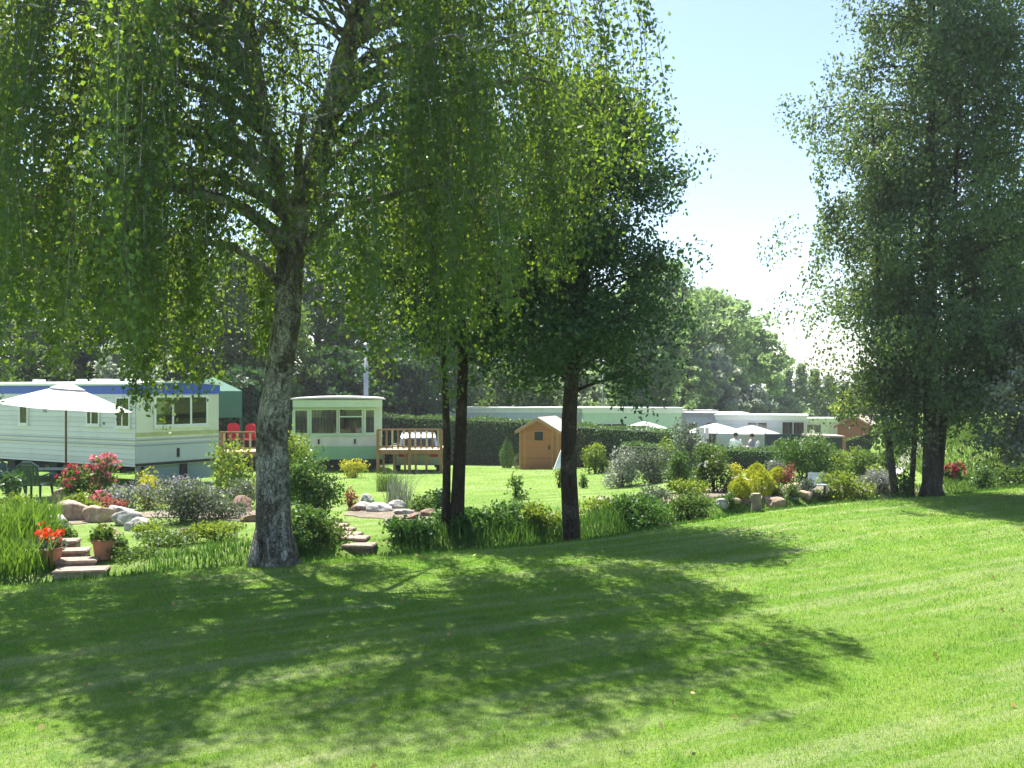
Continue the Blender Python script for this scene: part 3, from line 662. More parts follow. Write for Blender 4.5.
# ------------------------------------------------------------------ the big weeping birch
def weeping_birch():
    global RNG
    random.seed(21); RNG = np.random.default_rng(21)
    bx, by = (273 - 512) / F * 11.75, 11.75
    base = Vector((bx, by, Tz(bx, by)))
    t = thing('birch_tree', base, 'large weeping silver birch with rugged dark trunk standing on the lawn edge', 'tree', group=None)
    mb = MB()
    def tp(px, py, dy=0.0): D = by + dy; return Vector(((px - 512) / F * D, D, EYE - (py - HZ) / F * D)) - base
    main = [(0, 0, -.25), tp(273, 552), tp(273, 528), tp(272, 480), tp(272, 430), tp(280, 370), tp(287, 320), tp(290, 262, .1), tp(297, 215, .2), tp(314, 172, .25), tp(328, 120, .3), tp(343, 62, .4), tp(362, 5, .5), tp(372, -70, .6), tp(368, -160, .5), tp(376, -240, .4), tp(380, -310, .3)]
    mr = [.28, .225, .20, .19, .175, .155, .155, .155, .16, .15, .14, .13, .10, .08, .06, .04, .015]
    trunk_mb(mb, main, mr, 20, wob=.07)
    left = [tp(293, 235, .1), tp(282, 190, -.1), tp(270, 150, -.2), tp(262, 90, -.3), tp(250, 20, -.4), tp(240, -60, -.5), tp(225, -150, -.5)]
    mb.tube(left, [.075, .065, .06, .055, .045, .03, .012], 10)
    for k in range(7):   # root flare
        a = k * .9 + .3; mb.tube([(math.cos(a) * .10, math.sin(a) * .10, .42), (math.cos(a) * .21, math.sin(a) * .21, .10), (math.cos(a) * .34, math.sin(a) * .34, -.12)], [.12, .09, .03], 7)
    stems = [(main[6:], mr[6:]), (left, [.1, .09, .08, .07, .06, .04, .02])]
    big = [  # limb start height above ground, azimuth (deg), length, rise : the long arching limbs the photograph shows
        (5.2, 178, 4.3, 1.1), (4.4, 200, 3.6, .9), (6.0, 160, 4.4, .8), (4.0, 150, 3.2, .9), (5.4, 20, 3.3, 1.3), (6.3, -25, 3.4, .8), (7.0, 45, 2.9, .8), (4.6, -60, 2.6, 1.0),
        (3.9, 60, 2.9, 1.0), (6.6, 185, 4.7, .6), (7.2, 215, 3.2, .5), (4.9, 118, 3.0, .8), (6.0, 92, 3.0, .8), (7.5, 130, 2.6, .6), (7.8, -60, 2.2, .5), (5.6, -95, 2.6, .8),
        (3.5, -20, 2.6, 1.1), (4.9, 0, 3.4, 1.0), (3.6, 215, 2.8, .9), (8.0, 10, 2.1, .5), (8.1, 180, 2.5, .5), (3.4, 100, 2.2, .9), (5.0, 240, 2.8, .8), (6.2, 8, 3.2, .7), (5.8, 40, 3.5, 1.0), (4.5, 35, 3.2, 1.2), (5.2, 255, 2.6, .9), (4.2, 285, 2.4, .8), (6.1, 262, 2.8, .8), (7.0, 275, 2.6, .7), (4.8, 80, 2.6, .9), (6.8, 100, 2.5, .8), (5.6, 230, 2.8, .8), (6.6, 300, 2.8, .8), (5.0, 310, 3.0, .8), (7.6, 60, 2.2, .6), (4.4, 262, 1.5, .7), (5.9, 285, 1.6, .7), (7.0, 245, 1.6, .6),
        (4.6, 162, 3.9, .9), (5.5, 210, 4.2, .9), (6.9, 195, 5.2, .7),
        (8.6, 90, 1.6, .5), (8.8, -20, 1.4, .4), (3.2, 178, 2.6, .9), (4.1, 170, 4.3, .9), (5.0, 190, 5.0, 1.0), (6.4, 172, 5.4, .9), (3.8, 195, 4.6, 1.0)]
    BX = [-9.5, -6.1, -4.9, -3.7, -3.2, -2.7, -2.3, -1.3, -.5, -.25, .2, .6, 1.05, 1.65, 2.3]
    BZ = [2.7, 2.25, 2.0, 1.95, 2.05, 2.95, 2.35, 2.0, 2.2, 3.0, 3.35, 3.8, 4.25, 4.9, 5.5]
    P = []; ns = 0
    for (h, az, L, rise) in big:
        st, sr = stems[1] if (90 < az % 360 < 270 and h > 4.2) else stems[0]
        hz = h
        j = 0
        while j < len(st) - 2 and st[j + 1].z < hz: j += 1
        p0 = st[j].lerp(st[j + 1], min(1, max(0, (hz - st[j].z) / max(.01, st[j + 1].z - st[j].z))))
        a = R(az); dirv = Vector((math.cos(a), math.sin(a), 0)); side = Vector((-dirv.y, dirv.x, 0)); pts = []; bend = random.uniform(-.3, .3)
        for i in range(9):
            q = i / 8; pts.append(p0 + dirv * L * q + side * bend * math.sin(q * 3) * L * .3 + Vector((0, 0, rise * math.sin(q * 2.3) - .35 * q * q * rise + .04 * L * math.sin(q * 9))))
        mb.tube(pts, [max(.008, .065 * (1 - q / 8.3)) for q in range(9)], 6)
        for k in range(int(L * 1.7) + 1):
            q = (k + random.uniform(.2, 1.0)) / (int(L * 1.7) + 1); q = .15 + .85 * q; i = min(7, int(q * 8)); c = pts[i].lerp(pts[i + 1], min(1, q * 8 - i))
            sg = random.choice((-1, 1)); sl_ = random.uniform(.3, .55 + .6 * q)
            tipv = dirv * random.uniform(.1, .6) + side * sg * random.uniform(.3, 1.0); tipv = tipv.normalized() * sl_
            tip = c + tipv + Vector((0, 0, random.uniform(-.12, .22)))
            mb.tube([c, c.lerp(tip, .5) + Vector((0, 0, .07)), tip], [.018, .012, .006], 4, cap=False)
            grp = random.choice([1, 1, .85, .6, .42]); gd = random.uniform(.6, 1.35); gz = random.uniform(-.1, .55)
            for k2 in range(random.randint(2, 5)):
                u2 = random.uniform(.25, 1.1); s0 = c.lerp(tip, u2) + Vector((random.gauss(0, .09), random.gauss(0, .09), random.uniform(-.08, .05)))
                wx = s0.x + base.x; wy = s0.y + base.y
                zb = float(np.interp(wx, BX, BZ)) - base.z + .45 * noise.noise(Vector((wx * 1.1, wy * 1.1, 3))) * 1.8 + gz + random.uniform(-.15, .25)
                if s0.z <= zb + .25: continue
                sx = float(np.interp(s0.z - .8, [3.2, 4.2, 5.1, 7.2], [.16, .36, .62, 1.1]))
                if s0.z > 3.4 and s0.y < .25 and abs(s0.x - sx) < .42 and random.random() < .8: continue
                ln = min(3.3, s0.z - zb) * grp
                sway = Vector((random.gauss(0, .07), random.gauss(0, .07), 0)) * ln + dirv * .10 * ln; ns += 1
                dn = gd * RNG.uniform(.7, 1.3); rd = RNG.uniform(.7, 1.6); m = int((ln * 74 + 22) * dn)
                u = np.random.default_rng(ns).random(m); g = RNG.normal(size=(m, 3)) * np.array([.08, .08, .06]) * rd * (1.15 - .55 * u)[:, None]
                bulge = np.sin(u * 3.1) * .12
                C = np.array(s0[:])[None] + u[:, None] * np.array([sway.x, sway.y, -ln])[None] + bulge[:, None] * np.array([dirv.x, dirv.y, 0])[None]
                P.append(C + g)
                mb.tube([s0, s0 + Vector((sway.x * .5 + dirv.x * .12, sway.y * .5 + dirv.y * .12, -ln * .5)), s0 + sway + Vector((0, 0, -ln))], [.006, .0045, .002], 3, cap=False)
    mb.build('trunk', M['birch_bark'], t, smooth=True); mb2 = MB()
    P = np.concatenate(P, 0); print('birch strands', ns, 'leaves', len(P))
    TC = []
    for k in range(120):  # dense clumps added above the view to fill out the lawn shadow
        a = random.uniform(0, 6.283); q = math.sqrt(random.random()); z = random.uniform(-1, 1)
        c = Vector((.5 + math.cos(a) * q * 2.7 * math.sqrt(1 - z * z * .7), .1 + math.sin(a) * q * 2.3 * math.sqrt(1 - z * z * .7), 7.95 + z * 1.25)); TC.append(c)
        if k % 2: mb2.tube([Vector((.9, .5, c.z - .6)), c.lerp(Vector((.9, .5, c.z - .5)), .4) + Vector((0, 0, .15)), c], [.03, .02, .008], 4, cap=False)
    TC = np.repeat(np.array([c[:] for c in TC]), 230, 0)
    P = np.concatenate([P, TC + RNG.normal(size=TC.shape) * np.array([.26, .26, .42])], 0)
    mb2.build('unseen_top_branches', M['birch_bark'], t)
    leaves('crown', P, .054, M['leaf_birch'], t, hang=.7, aspect=.72)
weeping_birch()

# ------------------------------------------------------------------ other near trees
def col_prof(pts):
    xs = [p[0] for p in pts]; ys = [p[1] for p in pts]
    return lambda q: float(np.interp(q, xs, ys))
gen_tree('alder_tree', 'dark alder with a single straight trunk standing beside the wooden shed', (1.0, 15.6, Tz(1.0, 15.6)), 7.9, .145,
         col_prof([(.2, 1.1), (.33, 1.7), (.42, 1.5), (.55, 1.2), (.7, 1.1), (.85, 1.0), (1, .4)]), 50, 9, 120, .07, M['leaf_dark'], M['dark_bark'],
         lean=(.12, .2), h0=.375, clump_r=.46, spread=.25, droop=.05, rise=.45, hang=.2, squash=.85, seed=31, taper=.62, offx=lambda a: 1.0 + .05 * math.cos(a))
gen_tree('alder_tree', 'dark alder with two leaning trunks between the birch and the shed', (-.98, 16.4, Tz(-.98, 16.4)), 7.2, .115,
         col_prof([(.3, .9), (.45, 1.35), (.6, 1.3), (.8, 1.1), (1, .4)]), 42, 9, 130, .07, M['leaf_dark'], M['dark_bark'],
         stems=[((.06, 0), (.3, .1), 1.0, 1.0), ((-.12, .05), (-.32, -.1), .92, .62)], h0=.38, clump_r=.44, droop=.05, rise=.45, squash=.85, seed=33, taper=.7)
gen_tree('birch_tree', 'tall narrow birch with a thick grey trunk at the right end of the lawn', (8.12, 19.35, Tz(8.1, 19.35)), 12.5, .155,
         col_prof([(.08, .9), (.16, 1.5), (.26, 1.9), (.4, 2.25), (.55, 2.25), (.75, 1.6), (1, .9)]), 100, 9, 118, .078, M['leaf_birch2'], M['grey_bark'],
         h0=.125, clump_r=.34, spread=.16, droop=.40, rise=.6, hang=.7, squash=1.7, seed=35, taper=.8, stems=[((0, 0), (.1, .2), 1.0, 1.0), ((.16, .14), (1.0, .5), .8, .5)])
gen_tree('birch_tree', 'slim birch with two thin grey stems just left of the thick trunk', (7.55, 19.55, Tz(7.5, 19.55)), 8.0, .075,
         col_prof([(.15, .5), (.3, 1.3), (.5, 1.6), (.8, 1.2), (1, .4)]), 34, 8, 100, .074, M['leaf_birch2'], M['grey_bark'],
         h0=.18, clump_r=.36, droop=.4, rise=.4, hang=.6, squash=1.5, seed=36, taper=.7, stems=[((0, 0), (-.6, .1), 1.0, 1.0), ((.25, .1), (.5, .3), .9, .75)])
gen_tree('variegated_tree', 'small tree with pale cream-edged leaves cut off by the right side of the photo', (9.95, 18.6, Tz(9.95, 18.6)), 3.5, .07,
         col_prof([(.15, .8), (.4, 1.2), (.7, 1.0), (1, .3)]), 26, 8, 70, .09, M['leaf_silver'], M['grey_bark'], h0=.14, clump_r=.3, rise=.3, seed=38)
gen_tree('bushy_tree', 'dark leafy tree filling the gap at the right edge behind the thick birch', (14.6, 26.5, Tz(14.6, 26.5)), 7.5, .2,
         col_prof([(.05, 2.0), (.3, 2.9), (.6, 2.6), (1, .8)]), 40, 9, 90, .14, M['leaf_dark'], M['dark_bark'], h0=.15, clump_r=.7, rise=.3, seed=39)

# ------------------------------------------------------------------ background trees
G_BACK = 'trees behind the caravans'
def back(px, D, ptop, rpx, name, label, mat, n=34, per=60, h0=.12, shape='round', seed=0, ls=None, group=G_BACK):
    p = gp(px, D); H = zy(ptop, D) - p.z; r = rpx / F * D
    pr = {'round': col_prof([(0, .55 * r), (.2, .85 * r), (.5, r), (.8, .75 * r), (1, .25 * r)]),
          'tall': col_prof([(0, .8 * r), (.3, r), (.7, .7 * r), (1, .15 * r)]),
          'spread': col_prof([(0, .4 * r), (.4, .9 * r), (.7, r), (1, .4 * r)])}[shape]
    gen_tree(name, label, p, H, H * .028, pr, n, 7, int(per * 1.05), ls or D * .0044, mat, M['dark_bark'], group=group, h0=h0, clump_r=max(.4, r * .24) if shape != 'tall' else .36, spread=.30 if shape != 'tall' else .25, rise=.25 if shape != 'tall' else .6, seed=seed, squash=.75, trunk_n=8)
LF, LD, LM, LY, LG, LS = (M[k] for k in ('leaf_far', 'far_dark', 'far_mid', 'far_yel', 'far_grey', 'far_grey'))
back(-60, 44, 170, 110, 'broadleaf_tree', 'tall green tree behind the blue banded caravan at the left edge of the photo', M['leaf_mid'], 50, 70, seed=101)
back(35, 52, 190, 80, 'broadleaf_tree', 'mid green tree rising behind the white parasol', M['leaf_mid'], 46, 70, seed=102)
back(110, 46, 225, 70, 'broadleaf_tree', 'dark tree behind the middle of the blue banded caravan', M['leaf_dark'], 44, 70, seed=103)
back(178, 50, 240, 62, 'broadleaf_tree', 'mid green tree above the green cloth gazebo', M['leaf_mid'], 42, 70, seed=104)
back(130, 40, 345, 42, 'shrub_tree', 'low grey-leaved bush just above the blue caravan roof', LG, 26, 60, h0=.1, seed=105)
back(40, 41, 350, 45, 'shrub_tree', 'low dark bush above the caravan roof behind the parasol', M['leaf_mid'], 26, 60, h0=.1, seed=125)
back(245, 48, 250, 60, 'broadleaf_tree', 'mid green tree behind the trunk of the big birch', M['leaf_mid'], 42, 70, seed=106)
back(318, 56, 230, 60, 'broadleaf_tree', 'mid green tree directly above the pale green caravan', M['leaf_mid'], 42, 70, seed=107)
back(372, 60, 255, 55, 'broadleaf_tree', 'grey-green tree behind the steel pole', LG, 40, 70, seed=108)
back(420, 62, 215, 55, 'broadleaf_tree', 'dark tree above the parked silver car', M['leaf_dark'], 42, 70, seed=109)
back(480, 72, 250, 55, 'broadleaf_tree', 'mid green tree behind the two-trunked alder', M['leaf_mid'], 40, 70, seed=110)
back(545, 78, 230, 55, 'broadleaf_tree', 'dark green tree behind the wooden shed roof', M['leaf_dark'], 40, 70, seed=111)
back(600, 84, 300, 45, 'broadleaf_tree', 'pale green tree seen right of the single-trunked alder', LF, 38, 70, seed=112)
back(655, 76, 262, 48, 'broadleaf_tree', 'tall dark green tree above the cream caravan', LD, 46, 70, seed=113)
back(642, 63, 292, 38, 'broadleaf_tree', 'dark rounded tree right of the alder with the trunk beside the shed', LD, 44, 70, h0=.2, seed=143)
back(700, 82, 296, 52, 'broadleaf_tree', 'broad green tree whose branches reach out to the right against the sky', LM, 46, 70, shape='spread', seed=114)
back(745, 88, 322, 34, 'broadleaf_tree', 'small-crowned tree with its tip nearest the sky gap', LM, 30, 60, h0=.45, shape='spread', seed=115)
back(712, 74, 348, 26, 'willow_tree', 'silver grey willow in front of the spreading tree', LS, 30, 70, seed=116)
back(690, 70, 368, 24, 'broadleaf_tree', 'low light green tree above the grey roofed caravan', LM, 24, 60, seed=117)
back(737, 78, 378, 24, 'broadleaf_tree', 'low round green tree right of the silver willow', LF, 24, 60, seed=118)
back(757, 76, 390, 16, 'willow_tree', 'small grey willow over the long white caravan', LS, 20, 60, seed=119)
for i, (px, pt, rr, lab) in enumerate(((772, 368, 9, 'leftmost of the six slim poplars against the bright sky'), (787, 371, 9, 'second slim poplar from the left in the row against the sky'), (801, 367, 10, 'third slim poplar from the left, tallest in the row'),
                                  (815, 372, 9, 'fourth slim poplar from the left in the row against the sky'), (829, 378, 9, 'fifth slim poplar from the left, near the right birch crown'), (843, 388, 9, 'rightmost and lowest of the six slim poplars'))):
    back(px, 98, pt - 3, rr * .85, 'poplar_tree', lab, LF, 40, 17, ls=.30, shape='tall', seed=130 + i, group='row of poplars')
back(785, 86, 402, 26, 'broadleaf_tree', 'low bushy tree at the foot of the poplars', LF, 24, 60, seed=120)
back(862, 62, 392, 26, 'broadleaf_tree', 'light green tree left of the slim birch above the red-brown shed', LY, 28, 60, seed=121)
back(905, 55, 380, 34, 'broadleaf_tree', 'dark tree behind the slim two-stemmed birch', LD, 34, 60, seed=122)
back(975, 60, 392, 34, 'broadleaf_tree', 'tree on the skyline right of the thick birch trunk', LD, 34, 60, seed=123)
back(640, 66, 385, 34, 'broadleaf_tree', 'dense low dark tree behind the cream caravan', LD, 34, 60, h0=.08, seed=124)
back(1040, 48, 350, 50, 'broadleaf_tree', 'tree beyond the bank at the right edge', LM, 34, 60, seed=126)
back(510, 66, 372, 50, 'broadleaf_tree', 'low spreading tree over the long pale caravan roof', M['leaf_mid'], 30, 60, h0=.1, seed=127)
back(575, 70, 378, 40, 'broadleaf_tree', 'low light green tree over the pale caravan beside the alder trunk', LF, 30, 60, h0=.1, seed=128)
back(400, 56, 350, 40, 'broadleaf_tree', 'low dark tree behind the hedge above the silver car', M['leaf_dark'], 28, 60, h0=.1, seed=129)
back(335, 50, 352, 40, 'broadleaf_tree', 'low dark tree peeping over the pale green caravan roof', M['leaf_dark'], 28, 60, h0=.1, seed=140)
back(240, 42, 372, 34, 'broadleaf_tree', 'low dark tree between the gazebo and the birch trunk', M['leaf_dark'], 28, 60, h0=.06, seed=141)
random.seed(5); RNG = np.random.default_rng(5)

# ------------------------------------------------------------------ hedges
H1 = 'tall clipped hedges'
def hz(px, D): return ((px - 512) / F * D, D)
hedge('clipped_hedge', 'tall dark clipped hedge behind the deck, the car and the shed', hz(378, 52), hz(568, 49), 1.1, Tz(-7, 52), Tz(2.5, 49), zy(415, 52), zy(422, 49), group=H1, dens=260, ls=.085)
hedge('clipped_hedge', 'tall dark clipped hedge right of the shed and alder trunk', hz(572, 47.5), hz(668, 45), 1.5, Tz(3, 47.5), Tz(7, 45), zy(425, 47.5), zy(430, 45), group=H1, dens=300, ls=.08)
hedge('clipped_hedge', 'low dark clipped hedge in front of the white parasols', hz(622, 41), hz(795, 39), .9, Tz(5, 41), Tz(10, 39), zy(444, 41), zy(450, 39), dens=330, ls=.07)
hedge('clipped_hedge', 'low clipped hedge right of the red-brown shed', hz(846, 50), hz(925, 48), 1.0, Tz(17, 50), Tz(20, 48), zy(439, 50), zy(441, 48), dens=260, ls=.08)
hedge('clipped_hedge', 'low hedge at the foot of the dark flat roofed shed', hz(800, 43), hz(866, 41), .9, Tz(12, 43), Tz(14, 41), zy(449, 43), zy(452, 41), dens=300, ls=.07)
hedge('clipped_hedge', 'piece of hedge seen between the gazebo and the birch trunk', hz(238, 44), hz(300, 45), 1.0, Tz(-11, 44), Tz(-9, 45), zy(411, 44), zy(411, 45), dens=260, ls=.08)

# ------------------------------------------------------------------ caravans
def obox(mb, face, u0, u1, n0, n1, z0, z1):
    """box on a wall: face 'E' = end wall (plane y=0, outward -y), 'L' = long wall (plane x=0, outward -x), 'R' far long wall at x=W"""
    if face == 'E': mb.box(u0, u1, -n1, -n0, z0, z1)
    elif face == 'L': mb.box(-n1, -n0, u0, u1, z0, z1)
    else: mb.box(face + n0, face + n1, u0, u1, z0, z1)
def window(par, face, u0, u1, z0, z1, mull=(), curtain='curtain_grey', frame='white', fw=.045, trans=None):
    f = MB(); w = fw
    for a in ((u0, u1, z0, z0 + w), (u0, u1, z1 - w, z1), (u0, u0 + w, z0 + w, z1 - w), (u1 - w, u1, z0 + w, z1 - w)): obox(f, face, a[0], a[1], .0025, .05, a[2], a[3])
    for m in mull: obox(f, face, m - w / 2, m + w / 2, .0025, .045, z0 + w, z1 - w)
    if trans: obox(f, face, u0 + w, (mull[0] if mull else u1) - w / 2 if False else u1 - w, .003, .04, trans - w / 2, trans + w / 2)
    fo = f.build('window', M[frame], par)
    p = MB(); obox(p, face, u0 + w, u1 - w, .024, .028, z0 + w, z1 - w); p.build('pane', M['pane'], fo)
    c = MB(); obox(c, face, u0 + w, u1 - w, .006, .010, z0 + w, z1 - w); c.build('curtain', M[curtain], fo)
    s = MB(); obox(s, face, u0 - .03, u1 + .03, .003, .075, z0 - .04, z0 - .002); s.build('sill', M[frame], fo)
    return fo
def arch_prof(W, z0, ztop, rise, over=0.0, n=12, thick=None):
    top = [(-over + (W + 2 * over) * i / n, ztop + rise * (1 - (2 * i / n - 1) ** 2)) for i in range(n + 1)]
    if thick is None: return [(W + over, z0), (-over, z0)][::-1][::-1] and [(-over, z0)] + top + [(W + over, z0)]
    return top + [(x, z - thick) for x, z in reversed(top)]

def blue_caravan():
    base = Vector(((135 - 512) / F * 28, 28, Tz(-10.5, 28))); rz = math.atan2(.846, .533)
    W, L = 3.0, 9.6; zt = 2.83; t = thing('static_caravan', base, 'long white static caravan with a royal blue band below its roof', 'caravan', rz, 'static caravans')
    MB().prism(arch_prof(W, .52, zt - .02, .06), 0, L).build('wall', M['clad_white'], t)
    e = MB(); e.box(.012, W - .012, -.014, -.003, 1.30, zt - .30); e.build('end_panel', M['clad_cream'], t)
    b = MB(); b.prism([(x, z) for x, z in arch_prof(W + .04, zt - .27, zt, .06)], -.035, L + .03)
    for i in range(len(b.v)): b.v[i] = (b.v[i][0] - .02, b.v[i][1], b.v[i][2])
    b.build('blue_band', M['blue'], t)
    r = MB().prism(arch_prof(W, 0, zt + .035, .075, .07, thick=.055), -.10, L + .1).build('roof', M['white'], t)
    for (x, y, s) in ((1.6, 2.2, .3), (1.5, 4.6, .22), (1.5, 3.4, .5), (1.2, 6.4, .25)): MB().box(x - s * .6, x + s * .6, y - s * .6, y + s * .6, zt + .10, zt + .19).build('roof_vent', M['white'], r, bevel=.02)
    MB().tube([(.9, .4, zt + .06), (.9, .4, zt + .42)], .05, 10).tube([(.9, .4, zt + .42), (.9, .4, zt + .50)], .075, 10).build('flue_pipe', M['steel'], r)
    rl = MB()
    for z in (1.10, 1.24): rl.box(-.03, -.003, -.03, L, z, z + .022); rl.box(-.03, W + .03, -.035, -.016, z, z + .022)
    rl.build('side_rail', M['grey_trim'], t)
    MB().box(.02, W - .02, -.022, -.0155, 1.36, 1.47).build('trim_line', M['yellow_line'], t)
    MB().box(.01, W - .01, -.020, -.0035, .62, 1.09).build('lower_end_panel', M['grey_panel'], t)
    MB().box(.005, W, -.03, -.003, .53, .60).build('chassis_edge', M['dark'], t)
    s = MB(); s.box(.1, W - .1, .10, .14, .02, .515); s.build('skirting', M['slate_panel'], t)
    for bb in ((.28, .33, .04, .095, .02, .52), (1.62, 1.86, .05, .097, .02, .515)): MB().box(*bb).build('support_leg', M['dark'], t)
    for y in (1.8, 4.0, 6.2, 8.4):
        for x in (.25, 2.5): MB().box(x, x + .2, y, y + .4, 0, .5).build('support_pier', M['felt_dark'], t)
    for x in (.6, 2.15): MB().box(x, x + .25, .3, L - .3, .36, .50).build('chassis_beam', M['dark'], t)
    # end window of three lights
    window(t, 'E', .62, 2.55, 1.62, 2.52, (1.27, 1.92), 'curtain_brown', fw=.06)
    # side windows
    window(t, 'L', .18, .80, 1.62, 2.48, (.52,), 'curtain_grey'); window(t, 'L', 1.55, 2.15, 1.66, 2.25, (1.93,), 'curtain_grey')
    window(t, 'L', 5.05, 5.5, 1.62, 2.45, (), 'curtain_brown'); window(t, 'L', 7.0, 7.7, 1.62, 2.45, (7.35,), 'curtain_grey')
    v = MB(); v.box(-.03, -.003, 4.15, 4.3, 2.0, 2.2); v.build('wall_vent', M['grey_trim'], t)
    MB().box(1.42, 1.50, -.05, -.021, .72, .98).build('lamp', M['dark'], t)
blue_caravan()

def green_caravan():
    base = gp(293, 39.0); rz = R(9); W, L = 3.45, 8.5; zt = 2.78
    t = thing('static_caravan', base, 'pale green static caravan with a bay window facing the garden', 'caravan', rz, 'static caravans')
    MB().prism(arch_prof(W, .42, zt, .05), 0, L).build('wall', M['green_paint'], t)
    MB().prism(arch_prof(W, 0, zt + .04, .06, .12, thick=.06), -.35, L + .1).build('roof', M['roofgrey'], t)
    MB().box(.0, W, -.25, -.0025, zt - .30, zt - .02).build('fascia', M['green_paint'], t)
    MB().box(.02, W - .02, -.03, -.003, .42, .92).build('green_band', M['green_band'], t)
    MB().box(-.02, W + .02, -.045, -.003, 1.32, 1.38).build('sill_rail', M['green_paint'], t)
    w = MB().box(.04, W - .04, -.02, -.003, .95, 1.31).build('white_panel', M['offwhite'], t)
    for x in (.95, 2.35): MB().box(x, x + .07, -.06, -.021, 1.03, 1.22).build('lamp', M['dark'], w)
    window(t, 'E', .02, .62, 1.40, 2.42, (), 'curtain_pale', 'green_paint', .07); window(t, 'E', .66, 1.72, 1.40, 2.42, (), 'curtain_pale', 'green_paint', .05)
    window(t, 'E', 1.75, 2.70, 1.40, 2.42, (), 'unlit_room', 'green_paint', .05, trans=2.1); window(t, 'E', 2.74, 3.2, 1.40, 2.42, (), 'curtain_grey', 'green_paint', .07)
    window(t, 'L', .3, 1.2, 1.40, 2.35, (), 'curtain_pale', 'green_paint', .06)
    MB().box(1.55, 1.95, -.012, -.0085, 1.5, 2.3).build('drawn_curtain', plain('ochre_curtain', (.32, .2, .08)), t)
    for x in (.2, 1.6, 3.0):
        for y in (.36, 4): MB().box(x, x + .2, y, y + .4, 0, .42).build('support_pier', M['felt_dark'], t)
    MB().box(.15, W - .15, .3, .33, .02, .4).build('skirting', M['dark'], t)
green_caravan()

def simple_caravan(label, px, D, ptop, W, L, rz, wall, roof, wins, ends=(), fascia=None, long_face_first=True):
    """corner at (px,D); local x = along the wall that faces the lawn (length W here), y = depth L"""
    b = gp(px, D); H = zy(ptop, D) - b.z; t = thing('static_caravan', b, label, 'caravan', R(rz), 'static caravans')
    # long wall faces the viewer: build the long wall as the end 'E' plane of width W
    MB().box(0, W, 0, L, .45, H - .06).build('wall', M[wall], t)
    MB().box(-.12, W + .12, -.14, L + .12, H - .055, H + .03).build('roof', M[roof], t)
    MB().box(-.05, W + .05, -.05, -.003, H - .28, H - .058).build('fascia', M[fascia or roof], t)
    MB().box(.05, W - .05, .05, L - .05, .02, .445).build('skirting', M['slate_panel'], t)
    for (a, c, z0, z1, cur) in wins: window(t, 'E', a, c, z0, z1, ((a + c) / 2,), cur, 'offwhite', .05)
    for (a, c, z0, z1, cur) in ends: window(t, W, a, c, z0, z1, ((a + c) / 2,), cur, 'white', .07)
    return t
simple_caravan('long pale blue-grey caravan whose roof shows over the hedge left of the shed', 440, 60, 408, 8.6, 3.1, 0, 'grey_panel', 'white', [(1.6, 2.9, 1.6, 2.3, 'unlit_room'), (5.7, 7.4, 1.6, 2.3, 'curtain_grey')])
simple_caravan('pale green caravan with a wide dark window over the right hedge', 583, 57, 408, 5.6, 3.0, -2, 'green_paint', 'white', [(.75, 2.5, 1.45, 2.1, 'unlit_room')])
simple_caravan('grey roofed caravan standing behind the steel grey awning', 640, 66, 410.5, 5.0, 3.0, -3, 'clad_cream', 'roofgrey', [(2.2, 3.6, 1.3, 2.2, 'curtain_grey'), (4.0, 4.8, 1.0, 2.2, 'unlit_room')])
simple_caravan('cream caravan with an open porch between the grey roofed and long white ones', 675, 62, 413, 4.4, 3.0, -5, 'clad_white', 'roofgrey', [(.6, 1.4, 1.3, 2.2, 'curtain_grey'), (1.9, 2.6, .7, 2.2, 'unlit_room'), (3.1, 3.9, 1.4, 2.2, 'curtain_grey')])
t = simple_caravan('long white caravan with dark end windows at the right of the row', 716, 60, 415, 5.2, 3.1, -16, 'clad_white', 'white', [(1.8, 3.0, 1.55, 2.2, 'curtain_grey'), (3.8, 5.1, 1.3, 2.25, 'curtain_brown')], [(.3, 2.7, 1.3, 2.2, 'unlit_room')])
simple_caravan('small cream caravan with a white roof at the far right of the row', 798, 78, 418.5, 3.6, 3.0, 0, 'clad_cream', 'white', [(.6, 1.8, 1.3, 2.0, 'curtain_pale')])

